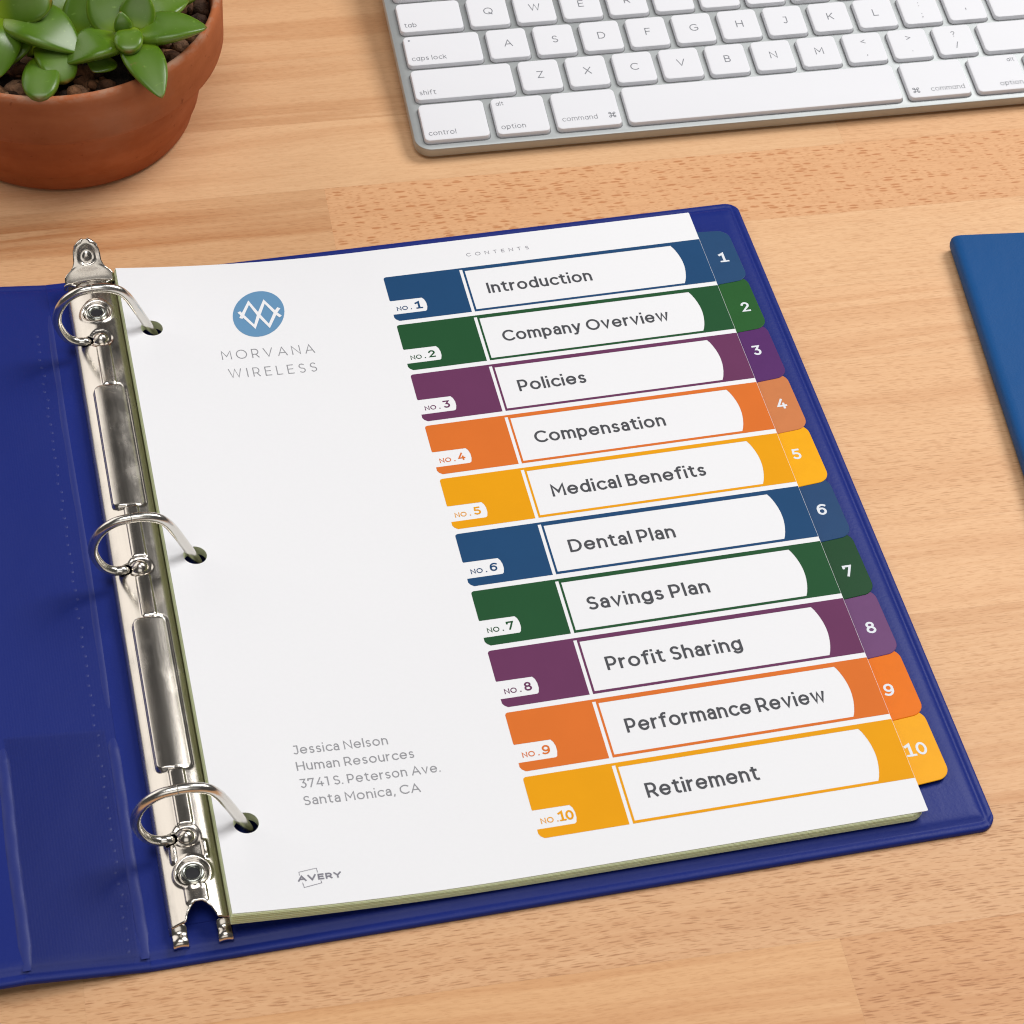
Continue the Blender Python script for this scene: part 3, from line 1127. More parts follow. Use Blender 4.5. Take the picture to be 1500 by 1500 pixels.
# dark channel under the pressed sheet
mv, mf = loft(rect_loops(UC - 8.2, -274, UC + 8.2, 0, .6, [(0, 3.06), (0, 3.3)], 3))
bpart('base_channel', (mv, mf), M['blue_vinyl'], parent=mech, smooth=False)
for uu, hw in ((UC - 6.5, 2.45), (UC + 6.7, 2.3)):
    # curled feet at the lower end
    vs, fs = [], []
    prof = [(-276.4, 7.4), (-277.6, 6.2), (-278.6, 5.6), (-280.2, 6.0), (-281.6, 5.7), (-282.4, 4.6), (-282.2, 3.4)]
    m = 8
    for y, z in prof:
        for k in range(m + 1):
            s = -1 + 2 * k / m
            vs.append((uu + s * hw, y, z + .5 - .9 * s * s))
    for i in range(len(prof) - 1):
        for k in range(m):
            a = i * (m + 1) + k
            fs.append((a, a + m + 1, a + m + 2, a + 1))
    o = bpart('foot', (vs, fs), M['metal'], parent=mech, ang=70)
    md = o.modifiers.new('thick', 'SOLIDIFY')
    md.thickness = .7 * S
    md.offset = -1
    md2 = o.modifiers.new('soft', 'SUBSURF')
    md2.levels = md2.render_levels = 2

RING_PTS = [(-13.2, 6.6), (-13.7, 8.5), (-15.0, 9.7), (-17.7, 10.1), (-20.8, 12.4), (-22.9, 16.8), (-23.7, 21.6), (-22.6, 26.5), (-19.6, 31.0), (-15.2, 33.8),
            (-10.6, 34.5)]
RING_PTS2 = [(-10.6, 34.5), (-8.2, 34.5), (-5.8, 34.1), (-3.4, 33.4), (-1.0, 31.9), (1.0, 29.3), (2.6, 26.2), (4.2, 22.4), (6.0, 17.8), (7.8, 13.4),
             (9.8, 8.2), (11, 4.8)]
for h in HOLES_V:
    left = catmull([(u, -h, z) for u, z in RING_PTS], 6)
    right = catmull([(u, -h, z) for u, z in RING_PTS2], 6)
    ringo = bpart('ring', tube(left, 1.6, 18), M['ring_metal'], parent=mech, ang=60)
    bpart('ring_half', tube([(p[0] + (.35 if k == 0 else 0), p[1] + .15, p[2] - .12) for k, p in enumerate(right)], 1.6, 18), M['ring_metal'],
          parent=mech, ang=60)
    # rivet dome beside each ring
    prof = [(0.02, 2.0), (.6, 1.9), (1.4, 1.5), (2.2, .85), (2.65, .25), (2.8, -.15), (2.85, -.6)]
    lv, lf = lathe([(r, z + plate_z(UC, h) - .05) for r, z in reversed(prof)], UC, -h, 28)
    bpart('rivet', (lv, lf), M['metal'], parent=mech, ang=60)
for cv in (18.2, 260.8):
    zc = plate_z(UC, cv)
    prof = [(3.7, zc - .3), (3.6, zc + .3), (3.2, zc + .8), (2.7, zc + .85), (2.3, zc + .6), (2.0, zc + .1), (1.95, zc - .3)]
    bpart('eyelet', lathe(prof, UC, -cv, 32), M['eyelet'], parent=mech, ang=70)
    bpart('eyelet_hole', lathe([(2.1, zc + .14), (1.0, zc + .11), (0.02, zc + .1)], UC, -cv, 24), M['dark'], parent=mech)


def build_lever():
    rows = [(-1.8, 10.6, 8.7, 1.0), (-.6, 11.8, 8.9, 1.1), (0.6, 13.2, 8.8, 1.4), (1.5, 14.4, 8.0, 1.8), (2.3, 15.4, 6.6, 2.0), (3.0, 16.3, 5.6, 1.9), (4.0, 17.5, 5.0, 1.8),
            (5.1, 19.0, 4.9, 1.8), (6.1, 20.5, 4.7, 1.7), (6.8, 21.5, 4.0, 1.5), (7.2, 22.1, 2.9, 1.2), (7.4, 22.4, 1.4, .8)]
    m = 20
    vs, fs = [], []
    R2 = []
    for i in range(len(rows) - 1):
        for k in range(3):
            t = k / 3
            R2.append(tuple(a + (b - a) * t for a, b in zip(rows[i], rows[i + 1])))
    R2.append(rows[-1])
    for v_, z, hw, dr in R2:
        for k in range(m + 1):
            s = -1 + 2 * k / m
            zz = z - dr * abs(s) ** 2.5
            vv = v_ - 1.1 * abs(s) ** 3
            d = math.hypot(s * hw, (v_ - 4.2) * 1.5)
            zz -= .9 * smooth01((3.6 - d) / 1.4)
            zz += .8 * smooth01((1.9 - d) / 1.4)
            vs.append((UC - .4 + s * hw, vv, zz))
    for i in range(len(R2) - 1):
        for k in range(m):
            a = i * (m + 1) + k
            fs.append((a, a + 1, a + m + 2, a + m + 1))
    o = bpart('opening_lever', (vs, fs), M['metal'], parent=mech, ang=75)
    md = o.modifiers.new('thick', 'SOLIDIFY')
    md.thickness = .8 * S
    md.offset = -1
    # hinge ears that hold the lever in the plate
    for su in (-1, 1):
        p = catmull([(UC - .2 + su * 9.2, -2.0, 7.6), (UC - .2 + su * 8.9, -2.2, 9.6), (UC - .2 + su * 7.2, -2.7, 10.4), (UC - .2 + su * 5.4, -3.4, 10.2)], 5)
        bpart('hinge_ear', tube(p, .6, 10), M['metal'], parent=mech, ang=60)
    vs, fs = [], []
    for k in range(13):
        s = -1 + 2 * k / 12
        vs.append((UC + s * 8.6, -1.9, 10.6 - 1.0 * s * s))
        vs.append((UC + s * 8.6, -2.6, 4.0))
    for k in range(12):
        fs.append((2 * k, 2 * k + 1, 2 * k + 3, 2 * k + 2))
    bpart('hinge_plate', (vs, fs), M['metal'], parent=mech, ang=60)


build_lever()

# ------------------------------------------------------------------ sheets in the binder
PW, PH, LIFT = 215.6, 279.4, 6.5


def page_z(u, z0=7.0, lift=LIFT):
    t = max(0.0, min(1.2, 1 - u / 90))
    return z0 + lift * t * t


def page_pt(u, vdown, lift=0.0):
    """point on the front page, mm, page origin at its top left corner"""
    t = max(0.0, min(1.2, 1 - u / 90))
    du = -2 * LIFT * t / 90
    l = math.hypot(du, 1)
    return (u - du / l * lift, -vdown, page_z(u) + lift / l)


def sheet_mesh(name, u0, u1, v1, z0, lift, thick, corner, mat, parent, org):
    """a curled sheet with three punched holes; v runs down from 0"""
    us = [u0] + [x for x in (4, 6, 8, 9, 10, 12, 14)] + list(range(17, 92, 4)) + [105, 130, 160, 190, u1 - corner] + \
         [u1 - corner + corner * math.sin(R_(a)) for a in (18, 36, 54, 72, 90)]
    us = [u for u in us if u >= u0]
    blk0, blk1 = 4, 14
    vsn = [0.0]
    for a in (18, 36, 54, 72, 90):
        vsn.append(corner - corner * math.cos(R_(a)) if corner > .01 else 0)
    for h in HOLES_V:
        vsn += [h - 5, h + 5]
    vsn += [20, 60, 85, 110, 170, 200, 225]
    for a in (18, 36, 54, 72, 90):
        vsn.append(v1 - (corner - corner * math.cos(R_(a))))
    vsn.append(v1)
    vsn = sorted(set(round(x, 4) for x in vsn))
    verts, faces, idx = [], [], {}

    def P(u, v):
        key = (round(u, 4), round(v, 4))
        if key not in idx:
            idx[key] = len(verts)
            verts.append((u - org[0], -v - org[1], page_z(u, z0, lift) - org[2]))
        return idx[key]

    def umax(v):
        if v < corner:
            return u1 - corner + math.sqrt(max(0, corner ** 2 - (corner - v) ** 2))
        if v > v1 - corner:
            return u1 - corner + math.sqrt(max(0, corner ** 2 - (v - v1 + corner) ** 2))
        return u1
    for a, b in zip(vsn[:-1], vsn[1:]):
        inhole = any(abs(a - (h - 5)) < 1e-3 for h in HOLES_V)
        for c, d in zip(us[:-1], us[1:]):
            if inhole and c >= blk0 - 1e-6 and d <= blk1 + 1e-6:
                continue
            ma, mb = umax(a), umax(b)
            q = [(min(c, ma), a), (min(c, mb), b), (min(d, mb), b), (min(d, ma), a)]
            ids = []
            for p in q:
                i = P(*p)
                if i not in ids:
                    ids.append(i)
            if len(ids) >= 3:
                faces.append(tuple(ids))
    for h in HOLES_V:
        cu, r = 8.9, 3.85
        border = [(x, h - 5) for x in (4, 6, 8, 9, 10, 12)] + [(14, h - 5)] + [(14, h + 5)] + [(x, h + 5) for x in (12, 10, 9, 8, 6)] + [(4, h + 5)]
        # denser border with side midpoints kept on the block outline
        outer = []
        for i, p in enumerate(border):
            outer.append(p)
            q = border[(i + 1) % len(border)]
            if abs(p[0] - q[0]) < 1e-6:
                for k in (1, 2, 3):
                    outer.append((p[0], p[1] + (q[1] - p[1]) * k / 4))
        # give each outer point a few circle points by angle
        n = 40
        circ = [(cu + r * math.cos(2 * math.pi * k / n), h + r * math.sin(2 * math.pi * k / n)) for k in range(n)]
        oi = [(math.atan2(p[1] - h, p[0] - cu) % (2 * math.pi), P(*p)) for p in outer]
        ci = [(2 * math.pi * k / n, P(*circ[k])) for k in range(n)]
        oi.sort()
        i = j = 0
        for _ in range(len(oi) + n):
            ao = oi[(i + 1) % len(oi)][0] + (2 * math.pi if i + 1 >= len(oi) else 0)
            ac = ci[(j + 1) % n][0] + (2 * math.pi if j + 1 >= n else 0)
            if i < len(oi) and (ao <= ac or j >= n):
                faces.append((oi[i % len(oi)][1], oi[(i + 1) % len(oi)][1], ci[j % n][1]))
                i += 1
            elif j < n:
                faces.append((ci[j % n][1], oi[i % len(oi)][1], ci[(j + 1) % n][1]))
                j += 1
    o = mesh_obj(name, verts, faces, mat, parent)
    bm = bmesh.new()
    bm.from_mesh(o.data)
    bmesh.ops.recalc_face_normals(bm, faces=bm.faces)
    if sum(fc.normal.z for fc in bm.faces) < 0:
        bmesh.ops.reverse_faces(bm, faces=bm.faces)
    for fc in bm.faces:
        fc.smooth = False
    bm.to_mesh(o.data)
    bm.free()
    md = o.modifiers.new('thick', 'SOLIDIFY')
    md.thickness = thick * S
    md.offset = -1
    return o


NAMES = ['blue', 'green', 'purple', 'orange', 'yellow', 'blue', 'green', 'purple', 'orange', 'yellow']
TITLES = [('Introduction', 39.0), ('Company Overview', 61.6), ('Policies', 24.3), ('Compensation', 46.6), ('Medical Benefits', 54.2),
          ('Dental Plan', 36.4), ('Savings Plan', 41.3), ('Profit Sharing', 45.2), ('Performance Review', 65.6), ('Retirement', 35.9)]

# ---- the ten dividers, top one first
for i in range(10):
    z0 = 6.70 - .235 * i
    org = (200, -(26 + 25.4 * i), z0)
    d = empty('tab_divider', org)
    cname = NAMES[i]
    tag(d, f'plastic divider sheet in the binder with the {cname} tab numbered {i + 1}', 'divider', 'numbered tab dividers in the binder')
    jit = (.0, .35, -.1, .3, .05, .4, .1, .3, -.05, .25)[i]
    sheet_mesh('sheet', -.05 * (i + 1) - jit, 215.2, 279.75 + .07 * i + jit * .5, z0, LIFT - .15 * i, .19, 5.0, M['sheet'], d, org)
    t0, t1 = 11.0 + 25.35 * i, 39.9 + 25.35 * i
    e = 227.6
    # tab outline: flared foot at the sheet edge, rounded outer corners
    out = [(214.2, t0 - 1.2)]
    out += [(215.2 + 1.2 * k / 4, t0 - 1.2 + 1.2 * math.sin(R_(90 * k / 4))) for k in range(5)]
    rr = 4.6
    out += [(e - rr - .4 + (rr + .2) * math.sin(R_(90 * k / 7)) * 1.0, t0 + .5 + rr - rr * math.cos(R_(90 * k / 7))) for k in range(8)]
    out += [(e + .2 - rr + rr * math.cos(R_(90 * k / 7)), t1 - rr - .6 + rr * math.sin(R_(90 * k / 7))) for k in range(8)]
    out += [(216.4 - 1.2 * k / 4, t1 + 1.6 * (1 - math.cos(R_(90 * k / 4)))) for k in range(5)]
    out += [(214.2, t1 + 1.6)]
    mt = tab_plastic('tab_' + cname + '_plastic', srgb(*TABCOL[i]))
    top = [(u - org[0], -v - org[1], .10) for u, v in out]
    mid = [(u - org[0] , -v - org[1], .0) for u, v in out]
    bot = [(u - org[0], -v - org[1], -.2) for u, v in out]
    cu, cv = 220 - org[0], -(t0 + t1) / 2 - org[1]
    top = [(x + (cx_ := (cu - x)) * .02, y + (cv - y) * .012, z) for x, y, z in top]
    vv, ff = loft([bot, mid, top])
    tb = mesh_obj('tab', vv, ff, mt, d)
    bm = bmesh.new(); bm.from_mesh(tb.data)
    bmesh.ops.recalc_face_normals(bm, faces=bm.faces)
    bm.to_mesh(tb.data); bm.free()
    tag(tb, f'{cname} tab')
    # numeral, in the heavier sans of the tab
    nx = [221.9, 222.6, 220.4, 221.6, 219.8, 220.8, 221.5, 221.4, 219.3, 220.6][i]
    ny = [26.4, 53.2, 75.4, 102.6, 126.7, 152.9, 180.7, 205.3, 230.9, 255.0][i]
    ink = Ink()
    x0_, y0_ = nx - org[0], -ny - 2.2 - org[1]
    if i in (0, 9):      # slab-footed one
        xo = x0_ if i == 0 else x0_ - 2.2
        ink.stroke([(xo - 1.2, y0_ + 3.9), (xo, y0_ + 4.5), (xo, y0_ + .4)], .95)
        ink.stroke([(xo - 1.3, y0_ + .35), (xo + 1.3, y0_ + .35)], .75)
        if i == 9:
            ink.text('0', x0_ - .2, y0_, 4.9, .18, 3.4)
    else:
        ink.text(str(i + 1), x0_, y0_, 4.9, .18, anchor='c', hscale=.82)
    ink.build('tab_number', M['tab_white'], tb, lambda x, y, l: (x, y, l), .13, .01)

# ---- the printed contents page
page = empty('contents_page', (PW / 2, -PH / 2, 7.0))
tag(page, 'white printed contents page on top of the dividers in the binder', 'page')
PO = (PW / 2, -PH / 2, 7.0)
sheet_mesh('paper', 0.0, PW, PH, 7.0, LIFT, .14, .4, M['paper'], page, PO)


def on_page(u, vup, lift):
    """ink plane (u right, v up from the top edge = negative v down)"""
    x, y, z = page_pt(u, -vup, lift)
    return (x - PO[0], y - PO[1], z - PO[2])


for i in range(10):
    T = 15.05 + 25.38 * i
    ink = Ink()
    r = .9
    notch = [(107.3, T + 19.8)] + [(107.9, T + 19.3), (108.3, T + 17.6), (108.3, T + 15.6), (107.9, T + 13.9), (107.2, T + 12.8)]
    left = [(95.4 + r, T), (123.6, T), (123.6, T + 23.3), (95.4 + 1.6, T + 23.3), (95.4 + .5, T + 22.4), (95.4, T + 21.4), (95.4, T + 19.8)] + \
        notch + [(95.4 + .2, T + 12.7), (95.4, T + 12.2), (95.4, T + r), (95.4 + .25, T + .3)]
    ink.fill([(u, -v) for u, v in left])
    ink.fill([(u, -v) for u, v in ((123.6, T), (124.75, T), (124.75, T + .95), (123.6, T + .95))])
    ink.fill([(u, -v) for u, v in ((124.75, T), (125.5, T), (125.5, T + 23.3), (124.75, T + 23.3))])
    ink.fill([(u, -v) for u, v in ((125.5, T), (203.9, T), (203.9, T + 1.75), (125.5, T + 1.75))])
    ink.fill([(u, -v) for u, v in ((125.5, T + 22.25), (203.9, T + 22.25), (203.9, T + 23.3), (125.5, T + 23.3))])
    curve = []
    for k in range(15):
        t = k / 14
        v_ = 1.75 + 20.5 * t
        curve.append((203.9 + 2.3 * math.sin(math.pi * t) ** .8, T + v_))
    right = [(203.9, T), (PW - .1, T), (PW - .1, T + 23.3), (203.9, T + 23.3)] + list(reversed(curve))
    ink.fill([(u, -v) for u, v in right])
    row = ink.build('index_row', M['print_' + NAMES[i]], page, on_page, .05)
    tag(row, f'{NAMES[i]} row reading {TITLES[i][0]}')
    # row title
    tx = Ink()
    tx.text(TITLES[i][0], 131.8, -(T + 14.9), 5.65, .165, TITLES[i][1], track=-.01)
    tx.build('row_title', M['ink'], row, on_page, .06)
    nb = Ink()
    nb.text('NO', 97.2, -(T + 18.1), 2.1, .165, 4.0)
    nb.text('.', 102.2, -(T + 18.1), 1.8, .22)
    num = str(i + 1)
    if num == '1':
        nb.stroke([(104.4, -(T + 15.3)), (105.4, -(T + 14.8)), (105.4, -(T + 17.8))], .75)
        nb.stroke([(104.5, -(T + 17.9)), (106.4, -(T + 17.9))], .6)
    elif num == '10':
        nb.stroke([(103.2, -(T + 15.3)), (104.1, -(T + 14.8)), (104.1, -(T + 17.8))], .7)
        nb.stroke([(103.3, -(T + 17.9)), (104.9, -(T + 17.9))], .55)
        nb.text('0', 105.2, -(T + 18.2), 3.6, .2, 2.4)
    else:
        nb.text(num, 103.8, -(T + 18.1), 3.5, .175, 2.4)
    nb.build('row_number', M['print_' + NAMES[i]], row, on_page, .06)

hd = Ink()
hd.text('CONTENTS', 127.9, -9.3, 1.75, .10, 23.6, track=.72)
hd.build('heading', M['mid_ink'], page, on_page)
# company mark: disc and interlaced diamonds
lg = Ink()
cx, cy = 47.6, -27.3
A_ = 11.9
ax = (1.9, 11.7)          # long half axis of the printed oval
bx_ = (9.35, .1)
prev = [(cx, cy)]
rings = 6
for k in range(rings):
    for s in range(48):
        a0, a1 = 2 * math.pi * s / 48, 2 * math.pi * (s + 1) / 48
        r0, r1 = k / rings, (k + 1) / rings
        def pt(r, a):
            return (cx + r * (bx_[0] * math.cos(a) + ax[0] * math.sin(a)), cy + r * (bx_[1] * math.cos(a) + ax[1] * math.sin(a)))
        q = [pt(r0, a0), pt(r1, a0), pt(r1, a1), pt(r0, a1)]
        if k == 0:
            q = q[1:3] + [(cx, cy)]
        lg.fill(q)
logo = lg.build('logo_disc', M['logo_blue'], page, on_page, .06)
mk = Ink()
w = 1.25
mk.stroke([(41.2, -28.6), (44.9, -21.3), (47.5, -28.0), (50.4, -34.0), (53.9, -27.0), (54.9, -25.6)], w)
mk.stroke([(41.0, -26.3), (45.2, -33.9), (47.5, -28.0), (50.5, -21.3), (53.9, -28.0), (54.8, -29.2)], w)
mk.build('diamond_mark', M['paper'], logo, on_page, .13, .02)
nm = Ink()
nm.text('MORVANA', 31.3, -49.45, 4.5, .085, 33.0, track=.28)
nm.text('WIRELESS', 32.5, -58.75, 4.5, .085, 31.0, track=.34)
nm.build('company_name', M['grey_ink'], page, on_page)
ad = Ink()
for s, v_, w_ in (('Jessica Nelson', 223.8, 29.6), ('Human Resources', 230.1, 36.7), ('3741 S. Peterson Ave.', 236.7, 43.6), ('Santa Monica, CA', 243.2, 36.1)):
    ad.text(s, 27.4, -v_, 3.4, .12, w_, track=.0)
ad.build('address_lines', M['grey_ink'], page, on_page)
av = Ink()
av.text('AVERY', 20.8, -270.45, 2.05, .23, 13.2, track=-.03)
av.stroke([(21.6, -268.2), (21.6, -267.1), (27.0, -266.3), (27.1, -267.8)], .18)
av.stroke([(22.1, -271.0), (22.3, -272.7), (27.7, -271.7), (27.6, -270.9)], .18)
av.build('maker_mark', M['mid_ink'], page, on_page)

# ------------------------------------------------------------------ keyboard
KR, KT = -0.0365, R_(5.55)
KM = Matrix.Rotation(KR, 4, 'Z') @ Matrix.Rotation(KT, 4, 'X')
kb = empty('keyboard')
kb.matrix_world = Matrix.Translation((177.665 * S, 84.809 * S, 10.833 * S)) @ KM
tag(kb, 'slim silver aluminium keyboard with white keys behind the binder', 'keyboard')
U = 19.05


def kx(u):
    return (u - 2.75) * U


PLZ = -2.0
# aluminium deck with a rounded front corner
x0, x1, y0, y1 = kx(-.12), kx(14.5) + 2.3, -33.2, 86.5
prof = [(1.2, PLZ - 4.6), (.3, PLZ - 4.2), (0, PLZ - 3.6), (0, PLZ - .5), (.15, PLZ - .15), (.5, PLZ)]
v, f = loft(rect_loops(x0, y0, x1, y1, 6.5, prof, 8))
deck = mesh_obj('case', v, f, M['alu'], kb)
sharp_by_angle(deck, 30)
for sx in (x0 + 30, x1 - 30):       # rear feet bar that gives the tilt
    pass
v, f = loft(rect_loops(x0 + 12, y1 - 22, x1 - 12, y1 - 6, 3, [(0, PLZ - 14.0), (0, PLZ - 4.7)], 5))
bar = mesh_obj('battery_bar', v, f, M['alu'], kb)
# keep the bar above the desk: its bottom is level in the keyboard frame, so lift the rear edge to world z 0.3
for vert in bar.data.vertices:
    w_ = kb.matrix_world @ vert.co
    if vert.co.z < (PLZ - 10) * S:
        vert.co.z += (0.0003 - w_.z)


def key_mesh(w, d):
    prof = [(-.35, PLZ - .3), (-.35, PLZ + .25), (-.25, -.45), (-.1, -.15), (.2, -.03), (.6, 0.0)]
    return loft(rect_loops(-w / 2, -d / 2, w / 2, d / 2, 1.7, prof, 6), cap_bottom=False)


key_cache = {}
well_cache = {}


def add_key(u0, u1, ya, yb, legend):
    w, d = (u1 - u0) * U - 3.5, (yb - ya) - 3.1
    cxk, cyk = kx((u0 + u1) / 2), (ya + yb) / 2
    kk = (round(w, 2), round(d, 2))
    if kk not in key_cache:
        v, f = key_mesh(w, d)
        o = mesh_obj('key', v, f, M['key'], kb)
        sharp_by_angle(o, 40)
        key_cache[kk] = o.data
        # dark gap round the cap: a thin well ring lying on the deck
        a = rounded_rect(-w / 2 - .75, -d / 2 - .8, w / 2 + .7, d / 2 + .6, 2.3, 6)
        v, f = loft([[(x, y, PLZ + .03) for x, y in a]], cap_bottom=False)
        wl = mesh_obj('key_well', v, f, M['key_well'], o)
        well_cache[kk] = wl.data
    else:
        o = bpy.data.objects.new('key', key_cache[kk])
        COL.objects.link(o)
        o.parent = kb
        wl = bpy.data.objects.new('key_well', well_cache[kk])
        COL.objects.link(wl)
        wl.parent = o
    o.location = (cxk * S, cyk * S, 0)
    if legend:
        ink = Ink()
        for s, lx, ly, cap, anchor in legend:
            if s == 'DOT':
                ink.fill([(lx + .45 * math.cos(k * math.pi / 6), ly + .45 * math.sin(k * math.pi / 6)) for k in range(12)])
                continue
            ink.text(s, lx, ly, cap, .085 if 'mm' in s else .105, anchor=anchor, track=.02, hscale=.9 if cap > 3 else .84)
        ink.build('key_legend', M['legend'], o, lambda x, y, l: (x, y, l), .035, .012)
    return o


def letter(c):
    return [(c, 0, -1.75, 3.8, 'c')]


def pair(a, b):
    return [(a, 0, 1.7, 3.1, 'c'), (b, 0, -4.6, 3.1, 'c')]


def word(s, w, d, right=False, cap=2.5):
    s = s.replace('a', '\u0251')
    if right:
        return [(s, w / 2 - 1.3, -d / 2 + 2.3, cap, 'r')]
    return [(s, -w / 2 + 1.6, -d / 2 + 2.3, cap, 'l')]


rowY = {0: (-9.525, 9.525), 1: (9.525, 28.575), 2: (28.575, 47.625), 3: (47.625, 66.675), 4: (66.675, 79.6), -1: (-31.6, -9.525)}
d16 = 19.05 - 3.1
dB = 22.075 - 3.1
y = rowY[-1]


def wd(u):
    return u * U - 3.5


add_key(0, 1.5, *y, word('control', wd(1.5), dB))
add_key(1.5, 2.75, *y, word('option', wd(1.25), dB) + [('\u0251lt', -wd(1.25) / 2 + 1.6, dB / 2 - 3.8, 2.1, 'l')])
add_key(2.75, 4.25, *y, [('comm\u0251nd ', -wd(1.5) / 2 + 2.2, -dB / 2 + 3.6, 2.5, 'l'), ('\u2318', wd(1.5) / 2 - 1.5, -dB / 2 + 3.5, 3.0, 'r')])
add_key(4.25, 10.25, *y, None)
add_key(10.25, 11.75, *y, [('comm\u0251nd ', wd(1.5) / 2 - 1.2, -dB / 2 + 2.6, 2.5, 'r'), ('\u2318', -wd(1.5) / 2 + 1.6, -dB / 2 + 2.2, 3.0, 'l')])
add_key(11.75, 13.0, *y, word('option', wd(1.25), dB, True) + [('\u0251lt', wd(1.25) / 2 - 1.3, dB / 2 - 3.6, 2.1, 'r')])
add_key(13.0, 14.5, *y, word('control', wd(1.5), dB, True))
y = rowY[0]
add_key(0, 2.25, *y, word('shift', wd(2.25), d16))
for k, c in enumerate('ZXCVBNM'):
    add_key(2.25 + k, 3.25 + k, *y, letter(c))
for k, (a, b) in enumerate((('<', ','), ('>', '.'), ('?', '/'))):
    add_key(9.25 + k, 10.25 + k, *y, pair(a, b))
add_key(12.25, 14.5, *y, word('shift', wd(2.25), d16, True))
y = rowY[1]
add_key(0, 1.75, *y, word('caps lock', wd(1.75), d16) + [('DOT', -wd(1.75) / 2 + 2.0, d16 / 2 - 2.2, 1, 'l')])
for k, c in enumerate('ASDFGHJKL'):
    add_key(1.75 + k, 2.75 + k, *y, letter(c))
add_key(10.75, 11.75, *y, pair(':', ';'))
add_key(11.75, 12.75, *y, pair('"', "'"))
add_key(12.75, 14.5, *y, word('return', wd(1.75), d16, True))
y = rowY[2]
add_key(0, 1.5, *y, word('tab', wd(1.5), d16))
for k, c in enumerate('QWERTYUIOP'):
    add_key(1.5 + k, 2.5 + k, *y, letter(c))
add_key(11.5, 12.5, *y, pair('{', '['))
add_key(12.5, 13.5, *y, pair('}', ']'))
add_key(13.5, 14.5, *y, pair('|', '\\'))
y = rowY[3]
for k, (a, b) in enumerate(zip('~!@#$%^&*()_+', '`1234567890-=')):
    add_key(k, k + 1, *y, pair(a, b))
add_key(13, 14.5, *y, word('delete', wd(1.5), d16, True))
y = rowY[4]
for k in range(14):
    add_key(k * 14.5 / 14, (k + 1) * 14.5 / 14, *y, [('esc', -wd(1) / 2 + 1.6, -3.2, 1.7, 'l')] if k == 0 else
            ([('F%d' % k, 3.4, -3.2, 1.5, 'r')] if k < 13 else None))

# ------------------------------------------------------------------ blue notebook at the right
nbk = empty('notebook', (310, -30, 0))
nbk.rotation_euler = (0, 0, R_(-6.6))
tag(nbk, 'bright blue cloth covered notebook lying at the right edge of the desk', 'notebook')
W_, H_, TH = 150.0, 210.0, 7.6
# wrap: rounded spine along the left, boards above and below
prof = []
loops = []
sec = [(W_, TH), (4.0, TH), (2.2, TH - .15), (1.0, TH - .7), (.3, TH - 1.7), (0, TH / 2), (.3, 1.7 + .2), (1.0, .9), (2.2, .35), (4.0, .2), (W_, .2),
       (W_, 1.8), (5, 1.8), (3, TH / 2), (5, TH - 1.6), (W_, TH - 1.6)]
e1 = [(x, 0.0, z) for x, z in sec]
e2 = [(x, -H_, z) for x, z in sec]
v, f = loft([e1, e2])
cv_ = mesh_obj('cover', v, f, M['notebook'], nbk)
bm = bmesh.new(); bm.from_mesh(cv_.data)
bmesh.ops.recalc_face_normals(bm, faces=bm.faces)
bm.to_mesh(cv_.data); bm.free()
md = cv_.modifiers.new('soft', 'BEVEL')
md.width = .5 * S; md.segments = 3; md.limit_method = 'ANGLE'; md.angle_limit = R_(50)
sharp_by_angle(cv_, 50)
v, f = loft(rect_loops(3.3, -H_ + 2.5, W_ - 2.5, -2.5, .5, [(0, 1.85), (0, TH - 1.65)], 2))
mesh_obj('page_block', v, f, M['page_block'], nbk)

# ------------------------------------------------------------------ terracotta pot, soil and succulent
PX, PY = -7.1, 108.1
pot = empty('terracotta_pot', (PX, PY, 0))
tag(pot, 'round terracotta flower pot with a thick rim behind the open binder', 'flower pot')
body = [(0.05, 0.4), (30, 0.4), (46.5, .4), (48.4, 1.0), (49.4, 2.4), (51.0, 10), (54.0, 22), (56.6, 32.5), (57.2, 34.4)]
rim = [(57.0, 33.9), (61.2, 33.9), (62.3, 34.6), (62.7, 36.0), (62.8, 44), (62.9, 51.0), (62.7, 53.4), (62.0, 55.0), (61.0, 55.7), (60.0, 55.5),
       (59.3, 54.2), (59.0, 50), (58.0, 38)]
inner = [(58.0, 38.0), (56, 30), (52, 10), (45, 5), (0.05, 5)]
v, f = lathe(body, 0, 0)
o = mesh_obj('pot_body', v, f, M['clay'], pot); sharp_by_angle(o, 50)
v, f = lathe(rim + inner[1:], 0, 0)
o = mesh_obj('pot_rim', v, f, M['clay'], pot); sharp_by_angle(o, 55)

# gravelly soil: a bed and many small stones in one mass
rnd = random.Random(11)
vs, fs, cols = [], [], []


def stone(cx, cy, cz, r, col, sq=(1, 1, .75)):
    bm = bmesh.new()
    bmesh.ops.create_icosphere(bm, subdivisions=2, radius=1)
    rot = Matrix.Rotation(rnd.uniform(0, 6.3), 3, Vector((rnd.uniform(-1, 1), rnd.uniform(-1, 1), rnd.uniform(-1, 1))).normalized())
    ph = [rnd.uniform(0, 6.3) for _ in range(6)]
    b = len(vs)
    st = (rnd.uniform(.7, 1.25), rnd.uniform(.7, 1.25), rnd.uniform(.65, 1.0))
    for vv in bm.verts:
        p = vv.co
        k = 1 + .12 * math.sin(3 * p.x + ph[0]) + .12 * math.sin(4 * p.y + ph[1]) + .1 * math.sin(3.5 * p.z + ph[2]) + .07 * math.sin(7 * p.x + 5 * p.y + ph[3])
        q = rot @ Vector((p.x * st[0] * k, p.y * st[1] * k, p.z * st[2] * k))
        vs.append((cx + q.x * r, cy + q.y * r, cz + q.z * r))
    for fc in bm.faces:
        fs.append(tuple(b + vv.index for vv in fc.verts))
        cols.append(col)
    bm.free()


